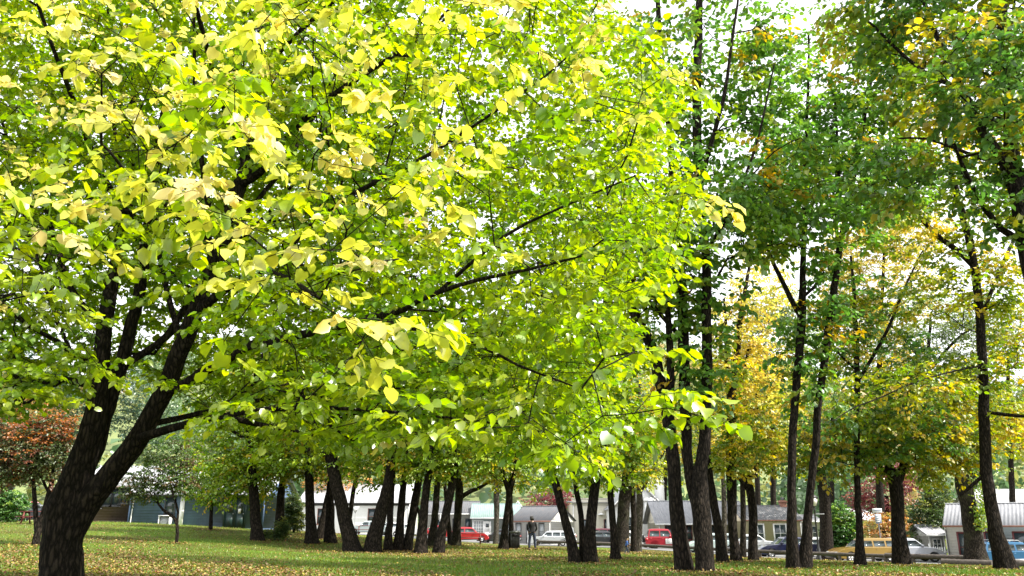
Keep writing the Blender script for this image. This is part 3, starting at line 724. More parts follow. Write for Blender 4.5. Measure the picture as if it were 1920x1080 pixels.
grove('pale straight trunk in front of the green roofed cottage', 66, [[(929,1015,13),(930,980,12),(930,940,13),(930,900,12),(932,840,8)]], [(935,860,60,50)], 60, 'olive', 'bark_pale')
grove('wide dark trunk in shade left of the pale forked elm', 48, [[(1166,1026,36),(1168,985,27),(1170,940,26),(1176,890,24),(1184,845,18),(1192,790,11),(1200,720,6)]], [(1200,780,60,70),(1170,880,50,35)], 100, 'goldgreen', 'bark_old')
grove('dark trunk pressed against the wide shaded trunk, before the white hall', 52, [[(1188,1024,17),(1188,980,14),(1187,930,13),(1186,890,9)]], [(1190,860,50,40)], 40, 'goldgreen')
grove('pale elm dividing into three rising arms before the white hall', 56, [[(1194,1024,20),(1198,985,16),(1200,950,16),(1198,915,13),(1193,880,11),(1190,850,8),(1186,800,5)], [(1200,930,10),(1205,890,10),(1212,840,8),(1220,780,5)], [(1203,925,8),(1216,895,8),(1230,870,7),(1246,848,5),(1260,820,3)]],
      [(1190,760,70,70),(1250,810,50,50),(1210,880,40,30)], 110, 'goldgreen', 'bark_pale')
grove('greyish trunk seen between the dark trunks before the cream cottage', 56, [[(1358,1024,14),(1357,985,12),(1356,945,12),(1355,900,10),(1354,840,7)]], [(1360,800,60,60)], 60, 'goldgreen', 'bark_pale')
grove('dark broad trunk behind the lamp post beside the round hedge', 57, [[(1547,1026,34),(1546,985,26),(1545,945,26),(1540,900,22),(1536,850,15),(1530,790,8)]], [(1550,800,80,60),(1500,840,60,40)], 110, 'deepmix')
grove('dark trunk wedged behind the gold leaved maple', 44, [[(1392,1040,16),(1393,990,12),(1393,940,12),(1390,890,9),(1388,830,5)]], [(1390,830,50,50)], 40, 'gold')

# pale old trunk at the road with ivy on one side
def ivy_tree():
    r = tree('oak_tree', 'massive pale trunk by the road with bright ivy climbing its right side', 'tree', 45,
         [[(1832,1060,56),(1826,1020,42),(1820,980,38),(1814,940,36),(1807,910,38),(1800,880,24),(1790,840,16),(1780,780,9)], [(1815,925,22),(1830,890,18),(1838,840,13),(1845,780,8)]],
         [(1800,830,90,50),(1860,800,70,60),(1760,870,60,40),(1830,720,80,60)], 150, 'goldgreen', bk='bark_old', ls=.16, L=.8, group=G, twig=.005)
    b = np.array(r.location)
    ps = np.array([pix(1838+rng.normal(0, 6)+ (py-900)*.07, py, 44.4+rng.normal(0, .25)) for py in np.concatenate([rng.uniform(890, 990, 60), rng.uniform(950, 990, 25)])])
    v, f, c = leaves(np.repeat(ps, 9, 0)+rng.normal(0, .14, (len(ps)*9, 3)), rng.normal(0, 1, (len(ps)*9, 3))*[1,1,.6]-[0,.4,.5], np.array([[.2,-1,.6]])+rng.normal(0, .4, (len(ps)*9, 3)), np.full(len(ps)*9, .13), pick('mid', len(ps)*9), 'oval')
    link('ivy', mesh_from('ivy', v-b, [f], False, c), M['leaf_small'], r)
ivy_tree()

# ------------------------------------------------------------------ smaller and farther trees
tree('ornamental_tree', 'dusky red and green small tree with two thin stems, left of the linden trunk', 'tree', 33,
     [[(66,1020,17),(72,990,14),(82,960,13),(90,930,12),(98,895,9),(104,850,6)], [(68,1005,12,0,1),(68,975,11),(66,940,10),(62,900,8),(50,850,5)], [(90,930,7),(70,880,6),(40,830,4)]],
     [(50,835,100,50),(105,850,65,50),(20,880,60,30),(100,790,40,30),(-40,820,60,50)], 400, 'rust', ls=.11, L=.6, K=4, m=4, twig=.004, tip=.005)
tree('ornamental_tree', 'little crooked dusky-leaved tree on the lawn before the slate-blue building', 'tree', 40,
     [[(331,1021,8),(333,1000,7.5),(333,985,7),(328,972,7),(318,964,6.5),(306,956,6),(297,945,5),(290,925,4)], [(333,985,6),(334,960,5.5),(329,940,5),(322,920,4),(318,900,3)]],
     [(300,890,55,40),(260,910,50,25),(340,900,45,30),(320,850,50,35),(280,920,40,20)], 230, 'dusky', ls=.11, L=.55, K=3, m=4, twig=.004, tip=.004, skipf=.6)
tree('orange_maple_tree', 'orange leaved tree behind the dusky small tree at the left edge', 'tree', 62, [[(18,1000,14),(20,900,12),(24,800,8),(28,720,4)]], [(20,742,62,48),(-30,760,50,50),(60,785,45,40),(15,800,40,30)], 240, 'orange', ls=.16, L=.8, twig=.005)
tree('dark_green_tree', 'dark green tree behind the linden trunk at the left', 'tree', 68, [[(120,985,14),(118,900,12),(112,800,8)]], [(110,770,50,60),(150,830,40,40),(210,740,70,80),(280,790,60,60),(40,700,90,70)], 420, 'blueconifer', ls=.2, L=.9, twig=.005)
tree('young_lime_tree', 'leafy bright green young tree in front of the slate-blue building', 'tree', 51, [[(395,992,9),(396,960,8),(400,920,6),(404,880,4)]], [(405,905,60,40),(370,890,50,40),(440,880,50,40),(470,910,40,30)], 230, 'mid', ls=.175, L=.62, twig=.005, skipf=.6)
tree('golden_tree', 'tall golden tree glowing behind the twin slim trunks', 'tree', 80, [[(1655,1020,18),(1650,900,15),(1648,760,13),(1650,640,10),(1655,540,7),(1660,440,4)], [(1650,640,7),(1610,560,5),(1590,500,3)], [(1650,620,7),(1700,540,5),(1740,480,3)]],
     [(1650,520,110,110),(1700,440,80,60),(1600,600,70,70),(1660,660,90,60),(1590,480,50,60)], 600, 'gold', ls=.28, L=1.2, twig=.006, tip=.01)
tree('golden_tree', 'golden tree showing between the tall pair and the forked elm', 'tree', 91, [[(1425,1020,14),(1422,900,12),(1420,760,9),(1420,640,5)]], [(1410,640,60,90),(1440,720,80,60),(1370,740,60,60),(1430,520,60,60)], 260, 'gold', ls=.26, L=1., twig=.006)
tree('willow_tree', 'soft grey-green willow behind the gold leaves right of the tall pair', 'tree', 93, [[(1450,1010,16),(1450,900,13),(1448,780,9),(1446,680,5)]], [(1450,640,70,90),(1430,720,60,60),(1490,600,40,60)], 300, 'willow', ls=.25, L=1.1, K=4, m=4, twig=.006, droop=.6)
tree('willow_tree', 'grey-green spreading tree behind the leaning maple at right', 'tree', 72, [[(1745,1010,18),(1742,900,15),(1738,780,12),(1740,680,9),(1745,600,5)], [(1740,690,8),(1700,640,6),(1670,610,4)], [(1740,700,8),(1790,640,6),(1830,610,4)]],
     [(1750,590,110,50),(1700,640,70,40),(1800,650,70,50),(1740,700,90,50),(1850,600,80,60)], 420, 'willow', ls=.2, L=1., twig=.006, tip=.008)
tree('yellow_green_tree', 'loose yellow-green tree behind the leaning maple at the right edge', 'tree', 68, [[(1905,1005,14),(1900,900,12),(1896,780,10),(1890,680,6)]], [(1890,700,80,90),(1930,800,60,60),(1850,780,60,50),(1900,600,70,60)], 230, 'olive', ls=.22, L=1., twig=.006)
tree('yellow_green_tree', 'dull green tree between the twin slim trunks and the golden tree', 'tree', 76, [[(1560,1000,14),(1560,880,12),(1562,760,8)]], [(1560,760,70,80),(1530,680,50,60),(1600,820,60,50)], 200, 'mid', ls=.22, L=1., twig=.006)
tree('yellow_green_tree', 'yellow-green tree behind the pale three-armed elm', 'tree', 98, [[(1245,1005,12),(1246,930,10),(1248,860,7)]], [(1245,840,70,60),(1290,800,60,60),(1200,820,60,50)], 190, 'goldgreen', ls=.26, L=1.2, twig=0)
tree('yellow_green_tree', 'pale yellow-green tree behind the roof of the white building', 'tree', 112, [[(690,985,10),(692,900,8),(694,850,5)]], [(690,850,60,45),(740,870,50,35),(630,860,50,40),(800,880,60,35)], 190, 'goldgreen', ls=.28, L=1.3, twig=0)
tree('orange_maple_tree', 'soft orange tree behind the grove, above the white building', 'tree', 106, [[(640,990,9),(640,920,7)]], [(640,895,45,30),(600,905,30,22)], 80, 'orange', ls=.24, L=1.1, twig=0)
tree('red_maple_tree', 'dull red tree behind the roof of the small white cottage', 'tree', 108, [[(1022,1000,9),(1022,950,7)]], [(1022,945,38,24),(1050,935,24,20)], 110, 'crimson', ls=.22, L=1., twig=0)
tree('red_maple_tree', 'crimson tree behind the orange shrub and the far gable', 'tree', 84, [[(1660,1010,12),(1662,930,9)]], [(1655,915,55,45),(1690,890,45,30),(1630,945,40,25)], 210, 'crimson', ls=.2, L=1., twig=0)
tree('orange_shrub', 'rounded orange autumn shrub behind the gold wagon', 'shrub', 66, [[(1660,1035,8),(1660,1010,6),(1656,990,4)]], [(1650,990,42,30),(1690,995,40,28),(1720,1000,25,22)], 170, 'orange', ls=.12, L=.6, K=4, m=4, twig=.005, part=('stem', 'foliage'), skipf=0)
tree('round_hedge', 'rounded glossy green hedge beside the pale sedan', 'shrub', 60, [[(1578,1036,6),(1578,1000,5)]], [(1577,985,26,38),(1565,1000,20,30),(1588,1000,16,28)], 330, 'hedge', ls=.13, L=.5, K=4, m=4, part=('stem', 'foliage'), skipf=0, droop=.2, shell=.7)
tree('dark_bush', 'dark green bush beside the picket fence', 'shrub', 62, [[(1742,1046,8),(1742,1000,5)]], [(1742,975,36,42),(1735,1005,30,26),(1755,930,26,26)], 320, 'darkbush', ls=.13, L=.5, K=4, m=4, part=('stem', 'foliage'), skipf=0)
tree('green_bush', 'bright green bush by the red picnic table at the left edge', 'shrub', 53, [[(15,978,6),(15,955,4)]], [(18,946,28,26),(-10,950,30,30)], 220, 'hedge', ls=.13, L=.5, K=4, m=4, part=('stem', 'foliage'), skipf=0, shell=.6)
tree('conifer_shrub', 'small bushy conifer beside the ivy-footed trunk', 'shrub', 55, [[(551,996,6),(551,960,5),(551,935,2)]], [(551,975,17,20),(551,950,12,16),(550,935,7,10)], 240, 'darkbush', ls=.1, L=.4, K=4, m=4, part=('stem', 'foliage'), skipf=0, shell=.6)
tree('ivy_tangle', 'low tangle of brown and green ivy at the foot of a grove trunk', 'shrub', 46.5, [[(515,1016,4),(516,1004,3)]], [(516,1006,20,11),(500,1000,10,8),(528,990,9,16)], 130, 'darkbush', ls=.1, L=.35, K=3, m=4, part=('stem', 'foliage'), skipf=0)
# ------------------------------------------------------------------ buildings
def span(px0, px1, D):
    a = foot(px0, D); b = foot(px1, D); return a, b
def win(parent, x, z, w, h, y=0., fm='white', bars=(1, 1), face='front', pane='glass', W=None, dp=None, sill=True, fw=.07, nm='window'):
    """window set in the front (or right-hand) wall; x along the wall, z bottom"""
    def bx(mb, a, b):
        lo, hi = a, b
        if face == 'right': lo, hi = (W - hi[1], lo[0], lo[2]), (W - lo[1], hi[0], hi[2])
        mb.box(lo, hi)
    f = MB(); o = -.05 + y
    bx(f, (x-w/2-fw, o, z-fw), (x-w/2, .02+y, z+h+fw)); bx(f, (x+w/2, o, z-fw), (x+w/2+fw, .02+y, z+h+fw))
    bx(f, (x-w/2, o, z+h), (x+w/2, .02+y, z+h+fw)); bx(f, (x-w/2, o, z-fw), (x+w/2, .02+y, z))
    for i in range(1, bars[0]+1):
        q = x-w/2+w*i/(bars[0]+1); bx(f, (q-.02, o+.012, z), (q+.02, .01+y, z+h))
    for i in range(1, bars[1]+1):
        q = z+h*i/(bars[1]+1); bx(f, (x-w/2, o+.014, q-.02), (x+w/2, .01+y, q+.02))
    fo = f.build(nm, M[fm], parent)
    p = MB(); bx(p, (x-w/2, -.025+y, z), (x+w/2, .015+y, z+h)); p.build('pane', M[pane], fo)
    if sill:
        s = MB(); bx(s, (x-w/2-.12, -.11+y, z-fw-.06), (x+w/2+.12, .02+y, z-fw-.002)); s.build('sill', M[fm], fo)
    return fo
def door(parent, x, w, h, fm='white', pm='white', glass=None, y=0., z0=.0, panels=2):
    d = MB(); d.box((x-w/2, -.045+y, z0), (x+w/2, .02+y, z0+h))
    for i in range(panels):
        za = z0+.15+i*(h-.25)/panels; d.box((x-w/2+.12, -.062+y, za), (x+w/2-.12, -.043+y, za+(h-.25)/panels-.12))
    do = d.build('door', M[pm], parent)
    f = MB(); f.box((x-w/2-.09, -.07+y, z0), (x-w/2-.002, .02+y, z0+h+.09)); f.box((x+w/2+.002, -.07+y, z0), (x+w/2+.09, .02+y, z0+h+.09)); f.box((x-w/2, -.07+y, z0+h+.002), (x+w/2, .02+y, z0+h+.09))
    f.build('frame', M[fm], do)
    k = MB(); k.lathe([(0,-.0),(.03,0),(.04,-.03),(.03,-.06),(0,-.06)], 8, 'y', (x+w*.36, -.06+y, z0+1.0)); k.build('handle', M['metalgrey'], do)
    if glass:
        g = MB(); g.box((x-w*.28, -.07+y, z0+h*glass), (x+w*.28, -.05+y, z0+h*.92)); g.build('pane', M['glass'], do)
    return do
def house(name, label, px0, px1, D, h, rise, depth, ridge='x', rz=0, wm='white', rm='roof_grey', over=.3, boards=True, group=None, gutter='white', width=None, zoff=0, base=True, trim='white'):
    a = foot(px0, D); b = foot(px1, D)
    W = width or (b[0]-a[0]); z0 = min(a[2], b[2]) + zoff
    root = empty(name, (a[0], a[1], z0), R(rz), label, 'house', group)
    # walls: weatherboards as real overlapping courses
    mb = MB(); bh = .18; n = max(2, int(h/bh)); hs = np.linspace(0, h, n+1); rings = []
    if boards:
        for i in range(n):
            for zz, o in ((hs[i], .022), (hs[i+1], .002)): rings.append([(-o, -o, zz), (W+o, -o, zz), (W+o, depth+o, zz), (-o, depth+o, zz)])
    else: rings = [[(0,0,0),(W,0,0),(W,depth,0),(0,depth,0)], [(0,0,h),(W,0,h),(W,depth,h),(0,depth,h)]]
    v = np.array(rings, float).reshape(-1, 3); q = []
    for i in range(len(rings)-1):
        for j in range(4): q.append((i*4+j, i*4+(j+1) % 4, i*4+4+(j+1) % 4, i*4+4+j))
    mb.add(v, q)
    if rise > 0:
        if ridge == 'x':
            for x0, x1 in ((0, .1), (W-.1, W)): mb.prism([(0, h-.001), (depth, h-.001), (depth/2, h+rise-.04)], x0, x1, 'x')
        else:
            for y0, y1 in ((0, .1), (depth-.1, depth)): mb.prism([(0, h-.001), (W, h-.001), (W/2, h+rise-.04)], y0, y1)
    mb.build('wall', M[wm], root)
    if base:
        f = MB(); f.box((.03, .03, -1.0), (W-.03, depth-.03, .01)); f.box((-.03, -.03, -1.), (W+.03, .029, -.005)); f.build('foundation', M['concrete'], root)
    # roof: two corrugated slopes
    rb = MB(); o = over
    def slope(e0, e1, r0, r1):
        """eave e0-e1, ridge r0-r1"""
        e0, e1, r0, r1 = map(np.array, (e0, e1, r0, r1)); L = np.linalg.norm(e1-e0); m = max(8, int(L/.055)); t = np.linspace(0, 1, m)[:, None]
        nrm = np.cross(e1-e0, r0-e0); nrm = nrm/np.linalg.norm(nrm); nrm = nrm if nrm[2] > 0 else -nrm
        w = (.018*np.sin(np.arange(m)*math.pi/2))[:, None]*nrm
        E = e0+(e1-e0)*t+w; Rg = r0+(r1-r0)*t+w; dn = nrm*.06
        v = np.vstack([E, Rg, E-dn, Rg-dn]); q = []
        for i in range(m-1):
            q += [(i, i+1, m+i+1, m+i), (2*m+i, 3*m+i, 3*m+i+1, 2*m+i+1), (i, 2*m+i, 2*m+i+1, i+1)]
        rb.add(v, q)
    if rise <= 0: slope((-o, -o, h+.08), (W+o, -o, h+.08), (-o, depth+o, h+.5), (W+o, depth+o, h+.5))
    elif ridge == 'x':
        s = rise/(depth/2); ez = h-o*s+.07; rzz = h+rise+.07
        slope((-o, -o, ez), (W+o, -o, ez), (-o, depth/2, rzz), (W+o, depth/2, rzz)); slope((-o, depth+o, ez), (W+o, depth+o, ez), (-o, depth/2, rzz), (W+o, depth/2, rzz))
    else:
        s = rise/(W/2); ez = h-o*s+.07; rzz = h+rise+.07
        slope((-o, -o, ez), (-o, depth+o, ez), (W/2, -o, rzz), (W/2, depth+o, rzz)); slope((W+o, -o, ez), (W+o, depth+o, ez), (W/2, -o, rzz), (W/2, depth+o, rzz))
    ro = rb.build('roof', M[rm], root)
    if rise > 0:
        if ridge == 'x':
            c = MB(); c.tube([(-o, depth/2, h+rise+.08), (W+o, depth/2, h+rise+.08)], .07, 6); c.build('ridge_cap', M[rm], ro)
            s = rise/(depth/2); ez = h-o*s
            gb = MB(); gb.box((-o, -o-.11, ez-.05), (W+o, -o-.012, ez+.06)); gb.build('gutter', M[gutter], root)
        else:
            s = rise/(W/2)
            bb = MB()
            for x0, x1 in ((-o, W/2), (W+o, W/2)):
                bb.add([(x0, -o-.05, h-o*s-.12), (x0, -o-.05, h-o*s+.06), (x1, -o-.05, h+rise+.06), (x1, -o-.05, h+rise-.12), (x0, -o-.005, h-o*s-.12), (x0, -o-.005, h-o*s+.06), (x1, -o-.005, h+rise+.06), (x1, -o-.005, h+rise-.12)],
                       [(0,1,2,3),(7,6,5,4),(1,5,6,2),(0,3,7,4)])
            bb.build('bargeboard', M[trim], root)
    for x in (-.04, W-.06): tb = MB(); tb.box((x, -.045, 0), (x+.1, -.024, h-.02)); tb.build('corner_board', M[trim], root)
    return root, W, ro
def chimney(root, x, y, z0, z1, w=.7, m='white', pot=True):
    c = MB(); c.box((x-w/2, y-w/2, z0), (x+w/2, y+w/2, z1)); c.box((x-w/2-.06, y-w/2-.06, z1-.25), (x+w/2+.06, y+w/2+.06, z1-.08))
    co = c.build('chimney', M[m], root)
    if pot:
        p = MB(); p.lathe([(.14, z1-.02), (.17, z1+.3), (.13, z1+.3), (.11, z1-.02)], 10, loc=(x, y, 0)); p.build('chimney_pot', M['greydark'], co)
    return co
def fx(px, D, root, W=None):
    """local x on a front wall for a photo column"""
    return foot(px, D)[0]-root.location[0]

# left: brown house and slate-blue building
r, W, ro = house('brown_house', 'brown weatherboard house with dark windows behind the linden trunk', 140, 241, 58, 2.5, 1.4, 6, 'x', 0, 'brownboard', 'roof_white', gutter='brownboard', trim='brownboard')
win(r, fx(196, 58, r), 1.15, .55, 1.1, fm='greydark', bars=(0, 1)); win(r, fx(212, 58, r), 1.15, .55, 1.1, fm='greydark', bars=(0, 1)); win(r, fx(229, 58, r), 1.3, .7, .9, fm='greydark', bars=(1, 1))
win(r, fx(176, 58, r), 1.0, .7, 1.2, fm='greydark')
r, W, ro = house('blue_house', 'long slate-blue weatherboard building with dark green double doors', 240, 492, 56, 2.35, 1.7, 8, 'x', 0, 'blueboard', 'roof_white', gutter='greydark', trim='blueboard')
win(r, fx(315, 56, r), .95, .62, 1.15, fm='greydark', bars=(0, 1))
p = MB(); x = fx(338, 56, r); p.box((x-.14, -.06, .0), (x+.16, -.024, 2.3)); p.build('corner_panel', M['white'], r)
p = MB(); x = fx(243, 56, r); p.tube([(x+.08, -.09, .35), (x+.14, -.09, 2.2)], .035, 8); p.build('downpipe', M['white'], r)
u = MB(); x = fx(313, 56, r); u.box((x-.42, -.5, 0.02), (x-.36, -.1, .86)); u.box((x+.3, -.5, 0.02), (x+.36, -.1, .86)); u.box((x-.42, -.55, .861), (x+.42, -.06, .92)); uo = u.build('heat_pump_shelf', M['white'], r)
g = MB(); g.box((x-.3, -.42, .06), (x+.24, -.12, .8)); g.lathe([(0, -.425), (.22, -.425), (.24, -.44), (.2, -.45), (0, -.45)], 16, 'y', (x-.05, 0, .45)); g.build('heat_pump', M['metalgrey'], uo)
for xx in (fx(429, 56, r), fx(448, 56, r)): door(r, xx, .66, 2.1, 'greendoor', 'greendoor', .55, y=-.02, z0=.02)
p = MB(); x = fx(447, 56, r); p.box((x-.09, -.11, 1.05), (x+.09, -.1, 1.35)); p.build('notice', M['white'], r)
s = MB(); s.box((fx(417, 56, r), -.5, -.3), (fx(460, 56, r), -.03, .0)); s.build('doorstep', M['concrete'], r)
# white building behind the grove
r, W, ro = house('white_building', 'tall plain white building with a dark fascia behind the grove', 560, 765, 102, 4.0, 2.2, 10, 'x', 0, 'white', 'roof_white', boards=False, gutter='greydark', over=.4)
win(r, fx(695, 102, r), 1.4, .8, 1.75, fm='gutter', bars=(0, 1)); win(r, fx(600, 102, r), 1.4, .8, 1.75, fm='gutter', bars=(0, 1)); win(r, fx(650, 102, r), 1.4, .8, 1.75, fm='gutter', bars=(0, 1))
f = MB(); f.box((-.02, -.06, 3.55), (W+.02, -.001, 3.9)); f.build('fascia', M['greydark'], r)
r, W, ro = house('grey_house', 'light grey house with a dark grey roof behind the red hatchback', 800, 893, 99, 3.0, 1.4, 8, 'x', 0, 'lightgrey', 'roof_grey')
win(r, fx(877, 99, r), .7, .55, 1.6, fm='greydark', bars=(0, 1)); win(r, fx(853, 99, r), .7, .55, 1.6, fm='greydark', bars=(0, 1)); win(r, fx(825, 99, r), .7, .8, 1.5, fm='greydark')
p = MB(); x = fx(826, 99, r); p.tube([(x, -1., -.3), (x, -1., 2.8)], .07, 8); p.build('veranda_post', M['white'], r)
r, W, ro = house('green_roofed_cottage', 'grey-green cottage with a pale green roof and white french window', 886, 972, 97, 2.75, 1.5, 6.5, 'x', 0, 'paleblue', 'roof_green')
win(r, fx(897, 97, r), .55, 1.05, 1.75, fm='white', bars=(3, 4), pane='glass_pale'); door(r, fx(913.5, 97, r), .68, 2.15, 'white', 'white', .72, z0=.05)
win(r, fx(955, 97, r), .7, .8, 1.5, fm='white', bars=(1, 1))
r, W, ro = house('gabled_house', 'white weatherboard gable peeping up behind the small cottage', 950, 992, 106, 3.0, 1.7, 8, 'y', 0, 'whiteboard', 'roof_white')
win(r, W/2, 1.2, .7, 1.2)
r, W, ro = house('white_cottage', 'small white weatherboard cottage with a rusty grey roof and sunlit gable', 958, 1026, 92, 2.5, 1.45, 5.4, 'x', -33, 'whiteboard', 'roof_dark', width=5.0, gutter='gutter', over=.2)
win(r, 1.0, .55, .6, 1.6, fm='greydark', bars=(0, 1), pane='glass_pale'); win(r, 3.95, .55, .6, 1.6, fm='greydark', bars=(0, 1), pane='glass_pale'); door(r, 2.5, .8, 2.0, 'greydark', 'white', .5)
r, W, ro = house('cream_building', 'flat-fronted cream building behind the three fanning stems', 1076, 1168, 98, 4.5, 0, 9, 'x', 0, 'cream', 'roof_grey', boards=False, gutter='white')
p = MB(); p.box((-.1, -.12, 4.3), (W+.1, .18, 5.0)); p.box((-.18, -.2, 5.001), (W+.18, .24, 5.1)); p.build('parapet', M['cream'], r)
win(r, fx(1141, 98, r), 1.1, .8, 1.5, fm='redframe', bars=(0, 1)); win(r, fx(1098, 98, r), 1.1, .8, 1.5, fm='redframe', bars=(0, 1))
l = MB(); x = fx(1128, 98, r); l.lathe([(0, 3.4), (.1, 3.38), (.42, 3.2), (.4, 3.16), (0, 3.2)], 14, loc=(x, -.4, 0)); l.tube([(x, 0, 3.6), (x, -.4, 3.6), (x, -.4, 3.38)], .025, 6); l.build('wall_lamp', M['white'], r)
r, W, ro = house('white_hall', 'big white gabled hall with a tall white chimney', 1150, 1250, 92, 4.0, 3.0, 12, 'y', 0, 'white', 'roof_white', boards=False)
win(r, W*.3, 1.2, .8, 1.7); chimney(r, W-.15, 2.0, 2.6, 7.0, .95)
p = MB(); p.box((W-2.3, -.6, 0), (W-1.2, -.03, 5.0)); p.box((W-2.4, -.7, 4.6), (W-1.1, .05, 4.8)); p.build('pier', M['white'], r)
r, W, ro = house('cream_cottage', 'cream cottage with a verandah roof and maroon windows behind the red soft-top', 1238, 1402, 84, 2.5, 2.0, 7, 'x', 0, 'cream', 'roof_galv', over=.5)
for q in (1258, 1290, 1333, 1352): win(r, fx(q, 84, r), .75, .9, 1.3, fm='redframe', bars=(1, 1))
door(r, fx(1312, 84, r), .85, 2.0, 'white', 'redframe', .6)
r, W, ro = house('beige_cottage', 'beige weatherboard cottage with white-framed sash windows and an old grey roof', 1398, 1506, 79, 2.75, 1.25, 6, 'x', 0, 'beige', 'roof_dark', gutter='gutter', over=.25)
win(r, fx(1466, 79, r), .75, 1.05, 1.5, fm='white', bars=(1, 1), fw=.13); win(r, fx(1424, 79, r), .75, 1.0, 1.5, fm='white', bars=(1, 1), fw=.13)
chimney(r, W*.9, 3., 3.4, 4.6, .6, 'gutter')
r, W, ro = house('weatherboard_shed', 'narrow white board lean-to joined to the right of the beige cottage', 1508, 1545, 80.5, 2.6, .5, 5, 'x', 0, 'whiteboard', 'roof_galv')
win(r, W*.5, 1.0, .7, 1.1)
r, W, ro = house('corrugated_roof_cottage', 'white weatherboard cottage with galvanised roof and maroon windows at the right edge', 1782, 2050, 55, 2.55, 1.35, 6.2, 'x', -34, 'whiteboard', 'roof_galv', gutter='gutter', over=.12)
def fxr(px, D, root, rz):
    k = (px-960)/F*(CT+.3*ST)**-1; c, n_ = math.cos(rz), -math.sin(rz)
    return (D*k-root.location[0])/(c+n_*k)
for q, w_, h_, z_ in ((1806, .72, 1.7, .35), (1857, .72, 1.5, .6), (1915, .95, 1.5, .6), (1990, .9, 1.5, .6)): win(r, fxr(q, 55, r, R(-34)), z_, w_, h_, fm='redframe', bars=(0, 1), fw=.1)
p = MB(); p.tube([(.03, -.1, .0), (.03, -.1, 2.3)], .04, 8); p.build('downpipe', M['greydark'], r)
r, W, ro = house('white_roofed_house', 'house with a bright white roof rising behind the corrugated cottage', 1878, 2080, 74, 3.6, 2.0, 8, 'x', 0, 'whiteboard', 'roof_white')
win(r, 2.0, 1.2, .9, 1.2)
r, W, ro = house('far_gabled_house', 'distant pale gable roof with a finial above the orange shrub', 1632, 1672, 92, 2.6, 1.2, 7, 'x', 28, 'cream', 'roof_white', width=3.6)
f = MB(); f.tube([(0, 3.4, 3.7), (0, 3.4, 4.6)], .05, 6); f.build('finial', M['white'], r)
# small shed seen beside the fence
r, W, ro = house('garden_shed', 'little grey board shed behind the picket fence', 1748, 1776, 60, 1.9, .5, 2.6, 'x', 0, 'lightgrey', 'roof_galv')
win(r, W*.5, .9, .5, .6)

# picket fence by the right cottage
a = foot(1712, 60); b = foot(1781, 58.6)
fr = empty('picket_fence', a, math.atan2(b[1]-a[1], b[0]-a[0]), 'white picket fence joining the corrugated cottage', 'fence')
Lf = float(np.linalg.norm((b-a)[:2])); n = int(Lf/.14)
pk = MB(); rl = MB()
for i in range(n):
    x = i*.14; z = (b[2]-a[2])*i/n-.1; pk.prism([(x, z), (x+.075, z), (x+.075, z+1.05), (x+.037, z+1.14), (x, z+1.05)], 0, .025)
for zz in (.3, .8): rl.box((0, .026, zz-.2), (Lf, .07, zz-.1))
pk.build('pickets', M['white'], fr); rl.build('rail', M['white'], fr)
for x in (0, Lf*.5, Lf): m_ = MB(); m_.box((x-.05, .075, -.5), (x+.05, .17, 1.2)); m_.build('post', M['white'], fr)

